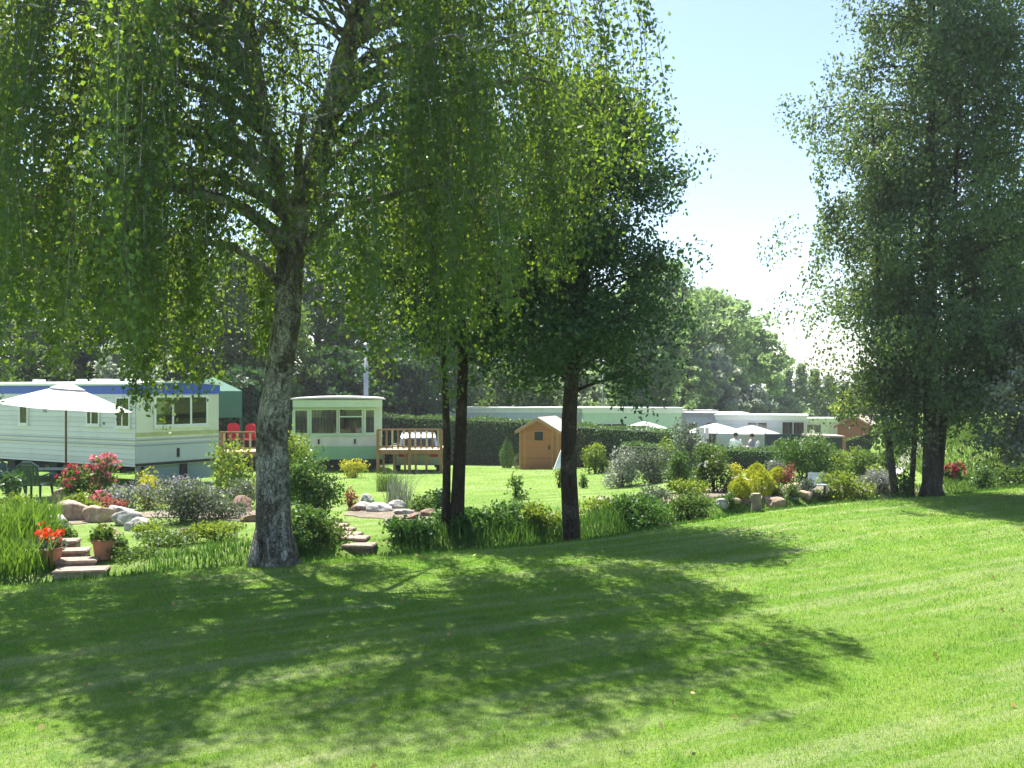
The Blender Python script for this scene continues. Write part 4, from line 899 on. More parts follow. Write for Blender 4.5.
# ------------------------------------------------------------------ sheds
def gable_shed(name, label, base, rz, W, L, he, hr, wall, roof, trim, door=True, win=True, over=.16):
    t = thing(name, base, label, 'shed', rz, None)
    MB().prism([(0, 0), (0, he), (W / 2, hr), (W, he), (W, 0)], 0, L).build('wall', M[wall], t)
    ro = MB(); sl = (hr - he) / (W / 2)
    for s in (0, 1):
        pr = [(W / 2, hr + .01), (-over, he - sl * over + .01), (-over, he - sl * over + .06), (W / 2, hr + .065)]
        if s: pr = [(W - x, z) for x, z in pr]
        ro.prism(pr, -over, L + over)
    ro.build('roof', M[roof], t)
    bt = MB()
    for s in (0, 1):
        pr = [(W / 2, hr + .005), (-over, he - sl * over + .005), (-over, he - sl * over - .10), (W / 2, hr - .11)]
        if s: pr = [(W - x, z) for x, z in pr]
        bt.prism(pr, -over - .024, -over - .001)
    bt.build('barge_board', M[trim], t)
    for x in (-.02, W - .06): MB().box(x, x + .08, -.022, -.0025, .0, he - .02).build('corner_trim', M[trim], t)
    if door:
        d = MB().box(W * .16, W * .84, -.03, -.003, .06, he + .0).build('door', M[wall], t)
        MB().box(W * .12, W * .16 - .002, -.035, -.0028, .04, he + .04).build('door_jamb', M[trim], d); MB().box(W * .84 + .002, W * .88, -.035, -.0028, .04, he + .04).build('door_jamb', M[trim], d)
        MB().box(W * .76, W * .80, -.06, -.031, he * .52, he * .62).build('handle', M['dark'], d)
        if win:
            MB().box(W * .40, W * .62, -.045, -.031, he * .74, he * .96).build('window', M['dark'], d)
            f = MB(); f.box(W * .38, W * .64, -.055, -.032, he * .715, he * .738); f.box(W * .38, W * .64, -.055, -.032, he * .962, he * .985); f.box(W * .38, W * .398, -.055, -.032, he * .74, he * .96); f.box(W * .622, W * .64, -.055, -.032, he * .74, he * .96)
            f.build('window_frame', M[trim], d)
    return t
c = gp(558, 43.0); W = 1.75; a = R(180 - 20)
o = c + Vector((math.cos(a) * W, math.sin(a) * W, 0)); o.z = c.z - .02
gable_shed('garden_shed', 'orange wooden garden shed with a gable front and pale felt roof', o, -R(20), W, 2.3, 1.72, 2.22, 'wood_orange', 'felt', 'wood_trim')
b = gp(838, 56); gable_shed('garden_shed', 'red-brown shed with a low pitched pale roof at the far right', b, R(-52), 2.2, 2.6, 2.0, 2.55, 'wood_red', 'felt', 'wood_red', door=False)
b = gp(812, 47); t = thing('tool_shed', b, 'dark boarded shed with a flat pinkish roof beside the climbing plant', 'shed', R(-4))
MB().box(0, 1.4, 0, 1.6, 0, 1.42).build('wall', M['felt_dark'], t); MB().prism([(-.1, 1.43), (-.1, 1.52), (1.5, 1.47), (1.5, 1.40)], -.12, 1.7).build('roof', M['felt'], t)
MB().box(.3, 1.0, -.03, -.003, .05, 1.3).build('door', M['felt_dark'], t)
b = gp(765, 50); t = thing('screen_fence', b, 'dark green cloth screen fence in front of the long white caravan', 'fence', R(-3))
MB().box(0, 2.6, -.02, .02, .1, 1.50).build('screen_panel', M['felt_dark'], t); MB().box(0, 2.6, -.04, .04, 1.50, 1.54).build('top_rail', M['green_pole'], t)
for x in (0, 1.25, 2.55): MB().box(x - .03, x + .03, -.05, -.022, 0, 1.6).build('post', M['green_pole'], t)

# ------------------------------------------------------------------ decks and picket railings
def deck(label, base, rz, L, dep, zf, zr, wood, rail, step=.21, group=None):
    t = thing('timber_deck', base, label, 'deck', rz, group)
    MB().box(0, L, 0, dep, zf - .05, zf).build('floor', M[rail], t); MB().box(-.02, L + .02, -.035, -.003, zf - .17, zf - .02).build('edge_board', M[wood], t)
    MB().box(-.03, L + .03, -.05, .05, zr, zr + .05).build('handrail', M[wood], t); MB().box(0, L, -.02, .02, zf + .08, zf + .13).build('lower_rail', M[wood], t)
    n = int(L / 1.15)
    for i in range(n + 1): x = L * i / n; MB().box(x - .055, x + .055, -.06, .05, -.05, zr - .003).build('post', M[wood], t)
    k = int(L / step)
    for i in range(k):
        x = (i + .5) * L / k
        MB().box(x - .035, x + .035, -.018, .012, zf + .02, zr - .002).build('baluster', M[wood if i % 2 else rail], t)
    for i in range(int(L / .4)):
        x = (i + .5) * .4; MB().box(x - .04, x + .04, .05, .08, -.05, zf - .055).build('skirt_board', M[wood], t)
    return t
deck('raised brown timber deck with a picket railing beside the pale green caravan', gp(378, 37.3), R(1), 2.35, 2.6, .88, 1.60, 'wood_brown', 'wood_pale')
deck('narrow brown picket railing and deck beside the blue banded caravan', gp(221, 33.5), R(4), 1.5, 2.0, .88, 1.50, 'wood_brown', 'wood_pale')

# ------------------------------------------------------------------ parasols
def parasol(label, px, D, ptop, R_, drop, n=6, mat='canvas', tilt=0.0, pole='pole_wood', rot=0.2, base=True, vent=True, sag=.05):
    b = gp(px, D); H = zy(ptop, D) - b.z; t = thing('parasol', b, label, 'parasol', 0, 'open parasols')
    m = MB(); K = 6; vs = []; fs = []; seg = 5
    tl = Matrix.Rotation(tilt, 4, 'Y')
    r0 = .16 if vent else .0
    for i in range(n * seg):
        a = rot + 2 * math.pi * i / (n * seg); q = (i % seg) / seg; ang = math.pi / n; th = (q - .5) * 2 * ang; edge = math.cos(ang) / math.cos(th)
        for k in range(K + 1):
            rr = r0 + (1 - r0) * k / K; s_ = math.sin(q * math.pi) if q else 0
            e = 1 + (edge - 1) * 1.0
            z = H - drop * (rr ** 1.12) - s_ * sag * rr * .8 * 0.6; vs.append(Vector((math.cos(a) * R_ * rr * e, math.sin(a) * R_ * rr * e, z)))
    NN = n * seg
    for i in range(NN):
        for k in range(K): a0 = i * (K + 1) + k; b0 = ((i + 1) % NN) * (K + 1) + k; fs.append((a0, a0 + 1, b0 + 1, b0))
    piv = Vector((0, 0, H - drop)); vs = [tuple(tl @ (v - piv) + piv) for v in vs]
    me = bpy.data.meshes.new('canopy'); me.from_pydata(vs, [], fs); me.update(); ob = link('canopy', me, M[mat], t, smooth=False)
    sd_ = ob.modifiers.new('thickness', 'SOLIDIFY'); sd_.thickness = .006
    if vent:
        cv = MB(); pr = [(.27 * R_, H - drop * .20 + .015), (.14 * R_, H + .0), (.02, H + .07)]
        vv = []; ff = []
        for (r_, z_) in pr:
            for i in range(n): a = rot + 2 * math.pi * i / n; vv.append(tuple(tl @ (Vector((math.cos(a) * r_, math.sin(a) * r_, z_)) - piv) + piv))
        for j in range(2):
            for i in range(n): ff.append((j * n + i, j * n + (i + 1) % n, (j + 1) * n + (i + 1) % n, (j + 1) * n + i))
        me = bpy.data.meshes.new('vent_cap'); me.from_pydata(vv, [], ff); me.update(); o2 = link('vent_cap', me, M[mat], t)
        s2 = o2.modifiers.new('thickness', 'SOLIDIFY'); s2.thickness = .006
    top = tl @ (Vector((0, 0, H)) - piv) + piv
    MB().tube([(0, 0, 0), tuple(piv), tuple(top)], .026, 10).build('pole', M[pole], t, smooth=True)
    for i in range(n):
        a = rot + 2 * math.pi * i / n; p1 = tl @ (Vector((math.cos(a) * R_ * .97, math.sin(a) * R_ * .97, H - drop * .97 - .02)) - piv) + piv; p0 = tl @ (Vector((0, 0, H - .06)) - piv) + piv
        MB().tube([p0, p1], .009, 4).build('rib', M['pole_wood'], t)
    if base: MB().lathe([(.02, .14), (.24, .10), (.27, 0)], 18).build('foot', M['roofgrey'], t)
    return t
parasol('large white parasol with vented cap standing in front of the blue banded caravan', 66, 24.2, 385, 1.62, .52, n=6, tilt=R(5), rot=.0)
parasol('wide white parasol seen over the low hedge', 715, 54, 423, 1.75, .48, n=6, rot=.1, vent=False)
parasol('white parasol half hidden behind the wide white one, to its right', 752, 57.5, 425, 1.7, .45, n=6, rot=.4, vent=False)
parasol('pale green parasol peeping over the right part of the tall hedge', 644, 51, 421, 1.7, .48, n=6, mat='canvas_g', rot=.3, vent=False)

# ------------------------------------------------------------------ garden furniture
def garden_chair(label, pos, rz, mat, group='garden chairs by the white parasol'):
    t = thing('garden_chair', pos, label, 'chair', rz, group)
    MB().box(-.24, .24, -.23, .23, .40, .43).build('seat', M[mat], t, bevel=.01)
    b = MB()
    for k in range(5): x = -.19 + k * .095; b.add([(x - .035, .20, .42), (x + .035, .20, .42), (x + .035, .23, .42), (x - .035, .23, .42), (x - .035, .32, .86), (x + .035, .32, .86), (x + .035, .35, .86), (x - .035, .35, .86)], [(0, 1, 2, 3), (4, 5, 6, 7), (0, 1, 5, 4), (2, 3, 7, 6), (0, 3, 7, 4), (1, 2, 6, 5)])
    b.tube([(-.25, .34, .82), (-.1, .36, .92), (.1, .36, .92), (.25, .34, .82)], .025, 6); b.build('backrest', M[mat], t)
    for s in (-1, 1):
        MB().tube([(s * .26, -.22, .42), (s * .28, -.25, .64), (s * .28, .0, .65), (s * .26, .28, .62)], .022, 6).build('armrest', M[mat], t)
        MB().tube([(s * .23, -.21, .41), (s * .27, -.26, 0)], [.03, .02], 6).build('leg', M[mat], t); MB().tube([(s * .22, .21, .41), (s * .26, .28, 0)], [.03, .02], 6).build('leg', M[mat], t)
    return t
garden_chair('dark green plastic garden chair nearest the left edge of the photo', gp(8, 22.6), R(70), 'plastic_g'); garden_chair('dark green plastic garden chair in front of the table, its back to the ditch', gp(36, 22.0), R(175), 'plastic_g')
garden_chair('navy plastic garden chair right of the table beside the parasol pole', gp(84, 22.8), R(-80), 'plastic_b')
t = thing('garden_table', gp(46, 23.3), 'dark green plastic table under the white parasol', 'table', R(8))
MB().box(-.62, .62, -.42, .42, .69, .72).build('tabletop', M['plastic_g'], t, bevel=.012)
for x in (-.54, .54):
    for y in (-.34, .34): MB().tube([(x, y, .69), (x * 1.04, y * 1.04, 0)], [.035, .025], 8).build('leg', M['plastic_g'], t)
b = gp(810, 21.6); t = thing('garden_bench', b, 'small white plastic bench in the rockery beside the round leafy bush', 'bench', R(-8)); t.scale = (.85, .85, .85)
MB().box(-.02, .42, -.2, .2, .22, .25).build('seat', M['plastic_w'], t, bevel=.008)
MB().prism([(-.02, .22), (-.02, .52), (.42, .52), (.42, .22)], .18, .21).build('backrest', M['plastic_w'], t)
for x in (.02, .38):
    for y in (-.17, .17): MB().box(x - .02, x + .02, y - .02, y + .02, 0, .22).build('leg', M['plastic_w'], t)
# leaning white board beside the shed
b = gp(553, 41.6); t = MB(); t.add([(0, 0, 0), (.48, .1, 0), (.62, .75, 1.02), (.45, .7, 1.05), (.02, -.03, .0), (.5, .07, 0), (.64, .72, 1.03), (.47, .67, 1.06)], [(0, 1, 2, 3), (4, 5, 6, 7), (0, 1, 5, 4), (2, 3, 7, 6), (0, 3, 7, 4), (1, 2, 6, 5)])
o = t.build('leaning_board', M['white'], None); o.location = b; tag(o, 'tapered white board leaning against the side of the orange shed', 'board')

# ------------------------------------------------------------------ gazebo, red cloth chairs
b = gp(213, 36.5); t = thing('gazebo', b, 'green cloth gazebo behind the right end of the blue banded caravan', 'gazebo', R(14))
zt = zy(377, 36.5) - b.z; ze = zy(391, 36.5) - b.z; zl = zy(417, 36.5) - b.z
me = bpy.data.meshes.new('canopy'); q = 1.0
me.from_pydata([(-q, -q, ze), (q, -q, ze), (q, q, ze), (-q, q, ze), (0, 0, zt)], [], [(0, 1, 4), (1, 2, 4), (2, 3, 4), (3, 0, 4)]); o = link('canopy', me, M['green_tent'], t)
m = o.modifiers.new('thickness', 'SOLIDIFY'); m.thickness = .01
MB().box(-q, q, -q - .006, -q, zl, ze).box(q, q + .006, -q, q, zl, ze).box(-q, q, q, q + .006, zl + .4, ze).build('side_cloth', M['green_tent'], t)
for x in (-q, q):
    for y in (-q, q): MB().tube([(x * .985, y * .985, 0), (x * .985, y * .985, ze)], .02, 8).build('pole', M['green_pole'], t)
for px, D, lab in ((234, 34.8, 'red cloth chair behind the narrow picket railing, left one'), (247, 35.2, 'red cloth chair behind the narrow picket railing, nearest the birch trunk')):
    b = gp(px, D, .90); t = thing('deck_chair', b, lab, 'chair', R(20 if px == 234 else -25), 'red chairs on the narrow deck'); t.scale = (.82, .82, .86)
    MB().box(-.25, .25, -.25, .25, .42, .47).build('seat', M['red_cloth'], t, bevel=.01); MB().prism([(-.25, .45), (-.25, 1.0), (-.12, 1.08), (.12, 1.08), (.25, 1.0), (.25, .45)], .22, .27).build('backrest', M['red_cloth'], t)
    for x in (-.23, .23):
        for y in (-.22, .24): MB().tube([(x, y, .43), (x, y, 0)], .015, 6).build('leg', M['dark'], t)
    if px == 234: pass

# ------------------------------------------------------------------ car
def car():
    b = gp(418, 40.5); t = thing('parked_car', b, 'silver estate car parked behind the brown timber deck', 'car', R(96))
    # x = length (front +x), y = width
    def loft(secs, name, mat, par):
        v = []; f = []; n = len(secs[0])
        for s in secs: v += s
        for i in range(len(secs) - 1):
            for k in range(n): f.append((i * n + k, i * n + (k + 1) % n, (i + 1) * n + (k + 1) % n, (i + 1) * n + k))
        f += [tuple(range(n)), tuple(range(len(v) - n, len(v)))]
        return MB().add(v, f).build(name, mat, par, smooth=False, bevel=.03)
    lo = [(-2.1, .35), (-2.15, .7), (-2.05, .92), (-.2, .95), (1.0, .92), (1.9, .78), (2.1, .6), (2.1, .33)]
    secs = [[(x, y, z) for x, z in lo] for y in (-.84, -.8)]
    body = loft([[(x * .985, s * .86, z * (1 if z < .9 else .98)) for x, z in lo] for s in (-1, -.95, 0, .95, 1)], 'body', M['silver'], t)
    hi = [(-2.0, .93), (-1.75, 1.40), (-1.5, 1.52), (-.2, 1.55), (.25, 1.48), (1.0, .93)]
    loft([[(x * k2, y, .93 + (z - .93) * k) for x, z in hi] for (y, k, k2) in ((-.80, .02, 1), (-.66, .96, .97), (-.4, 1, .98), (.4, 1, .98), (.66, .96, .97), (.80, .02, 1))], 'roof', M['silver'], t)
    for s in (-1, 1):
        w = MB(); w.add([(-1.62, s * .785, 1.0), (.72, s * .785, 1.0), (.18, s * .70, 1.38), (-1.45, s * .70, 1.38), (-1.62, s * .80, 1.0), (.72, s * .80, 1.0), (.18, s * .715, 1.38), (-1.45, s * .715, 1.38)], [(0, 1, 2, 3), (4, 5, 6, 7), (0, 1, 5, 4), (2, 3, 7, 6), (0, 3, 7, 4), (1, 2, 6, 5)]); w.build('side_window', M['dark'], t)
        MB().box(-2.14, -2.09, s * .6 - .15, s * .6 + .15, .66, .84).build('tail_light', M['red_cloth'], t); MB().box(2.06, 2.09, s * .6 - .16, s * .6 + .16, .52, .68).build('headlight', M['lampglass'], t)
        for x in (-1.3, 1.3):
            wh = MB().tube([(x, s * .70, .32), (x, s * .885, .32)], .32, 20).build('wheel', M['tyre'], t); MB().tube([(x, s * .88, .32), (x, s * .892, .32)], .2, 14).build('rim', M['steel'], wh)
        MB().box(.55, .72, s * .86, s * 1.0, .93, 1.05).build('mirror', M['silver'], t)
    MB().add([(-1.99, -.66, 1.0), (-1.99, .66, 1.0), (-1.80, .56, 1.34), (-1.80, -.56, 1.34), (-2.02, -.66, 1.0), (-2.02, .66, 1.0), (-1.83, .56, 1.34), (-1.83, -.56, 1.34)], [(0, 1, 2, 3), (4, 5, 6, 7), (0, 1, 5, 4), (2, 3, 7, 6), (0, 3, 7, 4), (1, 2, 6, 5)]).build('rear_window', M['dark'], t)
car()

# ------------------------------------------------------------------ poles
for px, D, pt, lab in ((366, 47, 345, 'grey steel pole rising behind the pale green caravan'), (603, 64, 362, 'thin steel pole rising behind the pale green caravan beyond the hedge')):
    b = gp(px, D); H = zy(pt, D) - b.z; t = thing('utility_pole', b, lab, 'pole'); MB().tube([(0, 0, 0), (0, 0, H)], [.13 if D < 50 else .07, .10 if D < 50 else .05], 12).build('shaft', M['steel'], t, smooth=True)
    MB().lathe([(.14, 0), (.14, .05), (.02, .12)], 12, (0, 0, H)).build('cap', M['steel'], t)

# ------------------------------------------------------------------ people
def person(label, pos, rz, shirt, trouser='trousers', lean=.05):
    t = thing('person', pos, label, 'person', rz)
    J = {'pel': (0, 0, .50, .15), 'waist': (0, .02, .66, .13), 'chest': (0, .04, .86, .155), 'neckb': (0, .05, .99, .075), 'neck': (0, .04, 1.06, .055), 'head': (0, .02, 1.17, .098), 'crown': (0, .03, 1.27, .075)}
    V_ = []; E = []; Rr = []; ix = {}
    def add(k, p, r, par=None):
        ix[k] = len(V_); V_.append(p); Rr.append(r)
        if par is not None: E.append((ix[par], ix[k]))
    prev = None
    for k, (x, y, z, r) in J.items(): add(k, (x, y, z), r, prev); prev = k
    for s, q in ((-1, 'l'), (1, 'r')):
        add(q + 'sh', (s * .17, .05, .95), .065, 'neckb'); add(q + 'el', (s * .25, -.02, .70), .045, q + 'sh'); add(q + 'wr', (s * .17, -.24, .66), .030, q + 'el'); add(q + 'ha', (s * .13, -.32, .65), .036, q + 'wr')
        add(q + 'hip', (s * .10, -.04, .48), .10, 'pel'); add(q + 'kn', (s * .13, -.45, .48), .07, q + 'hip'); add(q + 'an', (s * .13, -.44, .09), .045, q + 'kn'); add(q + 'to', (s * .14, -.60, .04), .04, q + 'an')
    me = bpy.data.meshes.new('body'); me.from_pydata(V_, E, []); o = link('body', me, M['skin'], t); 
    o.modifiers.new('skin', 'SKIN')
    for i, r in enumerate(Rr): me.skin_vertices[0].data[i].radius = (r, r)
    me.skin_vertices[0].data[0].use_root = True
    s = o.modifiers.new('sub', 'SUBSURF'); s.levels = 2; s.render_levels = 2
    MB().tube([(0, 0, .46), (0, .02, .66), (0, .04, .86), (0, .05, .98), (0, .05, 1.01)], [.175, .16, .185, .14, .07], 14).tube([(-.17, .05, .95), (-.25, -.02, .71)], [.085, .065], 10).tube([(.17, .05, .95), (.25, -.02, .71)], [.085, .065], 10).build('shirt', M[shirt], t, smooth=True)
    MB().tube([(-.10, 0, .48), (-.13, -.46, .49), (-.13, -.44, .12)], [.12, .09, .06], 10).tube([(.10, 0, .48), (.13, -.46, .49), (.13, -.44, .12)], [.12, .09, .06], 10).build('trousers', M[trouser], t, smooth=True)
    MB().lathe([(.05, .115), (.095, .08), (.112, .02), (.108, -.05), (.06, -.09)], 14, (0, .05, 1.20)).build('hair', M['hair'], t, smooth=True)
    return t
pw = gp(736, 48.5, .30); person('person in a white shirt with dark hair sitting under the wide white parasol', pw, R(150), 'shirt_w')
pg = gp(751, 49.5, .28); person('person in a dark grey top sitting right of the one in white', pg, R(-120), 'shirt_g')
for (p, rz, lab) in ((pw, 150, 'white garden chair holding the person in the white shirt'), (pg, -120, 'white garden chair holding the person in the grey top')):
    garden_chair(lab, p, R(rz), 'plastic_w', 'chairs under the far parasols')
b = gp(744, 49.2); t = tag(MB().box(-1.6, 2.2, -1.3, 2.6, -.1, .28).build('terrace', M['gravel'], None), 'raised pale terrace under the seated people', 'terrace'); t.location = b
t = thing('washing_line', gp(702, 50), 'white cloths hanging on a line in front of the cream caravan', 'washing line')
for x in (-.75, .75): MB().tube([(x, 0, 0), (x, 0, 1.95)], .025, 8).build('post', M['steel'], t)
MB().tube([(-.75, 0, 1.9), (0, 0, 1.86), (.75, 0, 1.9)], .008, 5).build('line', M['white'], t)
for x0, x1, z in ((-.3, .12, 1.15), (.16, .34, 1.3)):
    me = bpy.data.meshes.new('cloth'); vs = []; n = 10
    for i in range(n + 1):
        x = x0 + (x1 - x0) * i / n
        for zz in (z, 1.87): vs.append((x, .03 * math.sin(i * 1.9) * (1.87 - zz + .1), zz))
    me.from_pydata(vs, [], [(2 * i, 2 * i + 2, 2 * i + 3, 2 * i + 1) for i in range(n)]); o = link('cloth', me, M['canvas'], t); m = o.modifiers.new('thickness', 'SOLIDIFY'); m.thickness = .006

# ------------------------------------------------------------------ rockery beds
ribbon('flower_bed', [hz(15, 17.4), hz(70, 18.2), hz(130, 19), hz(215, 19.4), hz(262, 18)], .75, .012, M['soil'], 'brown soil of the left rockery', 'soil')
ribbon('flower_bed', [hz(360, 20.4), hz(400, 19.2), hz(436, 17.6)], .75, .012, M['soil'], 'brown soil of the small rockery below the deck', 'soil')
ribbon('flower_bed', [hz(655, 21.5), hz(716, 21.8), hz(790, 22.6), hz(880, 23.2), hz(905, 24)], 1.4, .012, M['soil'], 'brown soil of the long right rockery', 'soil')
ribbon('garden_path', [hz(735, 27), hz(800, 29), hz(870, 31), hz(915, 36)], .7, .016, M['gravel'], 'pale gravel path behind the right rockery', 'path')

rk = [(73, 18.3, (.42, .34, .30), 'rock_tan', 'large tan slab rock with a flat sunlit top below the dining table'), (70, 22.0, (.40, .32, .30), 'rock_tan', 'pinkish pointed rock below the parasol pole'),
      (58, 17.2, (.26, .2, .16), 'rock_grey', 'pale stone in front of the large tan slab'), (128, 17.5, (.30, .24, .22), 'rock_grey', 'whitish rock between the rounded white one and the pale grey one'), (108, 16.4, (.2, .16, .1), 'rock_tan', 'small tan stone above the tall terracotta pot'),
      (101, 18.0, (.36, .3, .26), 'rock_tan', 'tan boulder just behind the terracotta pot'), (120, 18.6, (.26, .24, .22), 'rock_grey', 'white rounded rock right of the tan boulder'),
      (141, 16.9, (.30, .24, .17), 'rock_grey', 'pale grey rock left of the lavender mound'), (50, 18.3, (.24, .2, .13), 'rock_grey', 'small pale stone left of the tan slab'),
      (88, 20.6, (.2, .18, .12), 'rock_tan', 'small tan stone behind the tan slab'), (240, 19.8, (.34, .28, .24), 'rock_brown', 'brown rock left of the birch trunk'), (252, 18.0, (.22, .2, .12), 'rock_brown', 'small brown rock hard against the birch trunk'),
      (232, 16.0, (.12, .1, .06), 'rock_grey', 'little white stone at the ditch left of the birch'), (186, 16.2, (.13, .12, .10), 'rock_brown', 'small reddish stone in front of the lavender mound'),
      (366, 20.4, (.26, .22, .15), 'rock_grey', 'white rock at the top right of the lower steps'), (380, 20.0, (.30, .22, .15), 'rock_grey', 'largest white rock of the small rockery'), (366, 22.0, (.18, .16, .16), 'rock_grey', 'white rock standing behind the largest white one'),
      (356, 20.2, (.13, .12, .1), 'rock_brown', 'brown stone beside the top of the lower steps'), (397, 20.6, (.2, .18, .14), 'rock_grey', 'grey-white rock below the thin plume grass'), (404, 19.2, (.2, .16, .11), 'rock_grey', 'pale flat rock in front of the grey-white one'),
      (411, 18.3, (.16, .14, .09), 'rock_brown', 'brown rock on the slope above the ditch'), (427, 18.8, (.22, .18, .12), 'rock_brown', 'reddish brown rock left of the two-trunked alder'), (420, 17.3, (.18, .14, .08), 'rock_brown', 'lowest brown rock of the small rockery'),
      (605, 22.5, (.26, .2, .07), 'rock_grey', 'flat pale slab on the grass right of the alder trunk'), (612, 15.6, (.12, .1, .1), 'rock_grey', 'lone grey stone in the shaded bank grass')]
random.seed(9)
for i, (px, D, s, m, lab) in enumerate(rk): rock(lab, gp(px, D), s, M[m], i * 3.7 + 1, rz=random.uniform(-.5, .5))
edge = []
for i in range(15):
    px = 722 + i * 11.6; D = 19.65 + i * .235; s = random.uniform(.13, .24)
    edge.append(rock(['pale edging stone', 'tan edging stone', 'brown edging stone'][i % 3] + ' of the right rockery, ' + (['first', 'second', 'third', 'fourth', 'fifth', 'sixth', 'seventh', 'eighth', 'ninth', 'tenth', 'eleventh', 'twelfth', 'thirteenth', 'fourteenth', 'fifteenth'][i]) + ' from the left',
                     gp(px, D), (s, s * .8, s * random.uniform(.5, .8)), M[['rock_grey', 'rock_tan', 'rock_brown'][i % 3]], 100 + i * 5.1, group='stones edging the right rockery', name='edging_stone', rz=random.uniform(-1, 1)))
for i, (px, D, lab) in enumerate(((748, 23.5, 'tan stone behind the lower golden conifer'), (733, 22, 'tan stone left of the lower golden conifer'), (792, 22.5, 'brown stone below the russet shrub'), (735, 25.5, 'pale stone high in the right rockery'), (775, 20.5, 'brown stone right of the stump'))):
    rock(lab, gp(px, D), (.28, .22, .14), M[['rock_tan', 'rock_brown'][i % 2]], 300 + i * 2.2, rz=i)

# ------------------------------------------------------------------ steps
def steps(label, items, group='garden steps', rm='step'):
    p0 = items[0][0]; t = thing('garden_steps', (p0[0], p0[1], p0[2]), label, 'steps')
    for (p, w, d, h, rz) in items:
        q = Vector(p) - Vector(p0); m = Matrix.Rotation(rz, 4, 'Z')
        b = MB().box(-w / 2, w / 2, -d / 2, d / 2, -h - .25, -.035)
        b.v = [tuple(m @ Vector(v) + q) for v in b.v]; o = b.build('riser', M[rm], t, bevel=.012)
        b = MB().box(-w / 2 - .02, w / 2 + .02, -d / 2 - .03, d / 2, -.033, .012)
        b.v = [tuple(m @ Vector(v) + q) for v in b.v]; b.build('tread', M['tread'], t, bevel=.012)
it = []
for i in range(4):
    D = 13.55 + i * .34; it.append((at(82 - i * 8, 0, D).xy.to_3d() + Vector((0, 0, zy(569 - i * 9.5, D))), (.64 - .03 * i), .34, .12, R(12)))
steps('pinkish stone steps between the two terracotta pots', it)
it = []
for i, D in enumerate((15.3, 15.65, 16.05, 16.6, 17.2, 17.9)):
    px = 360 - i * 6.6; it.append((gp(px, D, .03), .44, .34, .08, R(-7)))
steps('reddish stone steps climbing left from the ditch below the dark bush', it, rm='rock_brown')

# ------------------------------------------------------------------ pots
def pot(label, pos, r, h, fl, leaf, nf=20, group='terracotta pots by the steps', ph=.28):
    t = thing('flower_pot', pos, label, 'flower pot', 0, group)
    MB().lathe([(r * .70, 0), (r * .93, h * .82), (r * 1.06, h * .83), (r * 1.08, h), (r * .93, h), (r * .9, h * .9), (.02, h * .88)], 24).build('pot', M['terracotta'], t, smooth=False)
    n = 260; d = RNG.normal(size=(n, 3)); d /= np.linalg.norm(d, axis=1, keepdims=True); d[:, 2] = np.abs(d[:, 2]); P = d * RNG.uniform(.4, 1, (n, 1)) * np.array([r * 1.35, r * 1.35, ph]) + np.array([0, 0, h * .92])
    leaves('plant', P, .07, leaf, t)
    if fl is not None:
        C = RNG.normal(size=(nf, 3)) * np.array([r * .38, r * .38, .05]) + np.array([0, 0, h + ph * .85]); leaves('flowers', np.repeat(C, 10, 0) + RNG.normal(size=(nf * 10, 3)) * .03, .05, fl, t, aspect=.95)
    return t
pz = gp(103, 14.15); pz.z = zy(559, 14.15); pot('tall terracotta pot with a leafy green plant right of the steps', pz, .15, .28, None, M['leaf_mid'], ph=.26)
pz = gp(48, 13.75); pz.z = zy(566, 13.75); pot('wide terracotta pot with an orange-red geranium left of the steps', pz, .20, .26, M['petal_orange'], M['leaf_grey'], nf=16, ph=.2)

# ------------------------------------------------------------------ garden plants
sword_clump('sword_leaf_clump', 'tall sword-leaved clump in the bottom left corner of the garden', gp(12, 14.6), .62, .74, 520, M['leaf_iris'], w=.03)
sword_clump('sword_leaf_clump', 'bright low sword-leaved clump against the ditch at the left edge', gp(14, 13.5), .5, .5, 420, M['leaf_iris'], w=.025)
sword_clump('sword_leaf_clump', 'sword-leaved clump in front of the garden chair', gp(40, 17.2), .36, .48, 230, M['leaf_iris'], w=.022)
sword_clump('sword_leaf_clump', 'small sword-leaved clump beside the wide terracotta pot', gp(26, 14.2), .3, .45, 160, M['leaf_iris'], w=.02)
sword_clump('plume_grass', 'pale thin plume grass above the small rockery', gp(399, 21.0), .3, .75, 200, M['leaf_silver'], w=.012, lean=.7)
sword_clump('plume_grass', 'short tufted grass on the lawn below the deck', gp(388, 26), .32, .55, 220, M['leaf_mid'], w=.018)
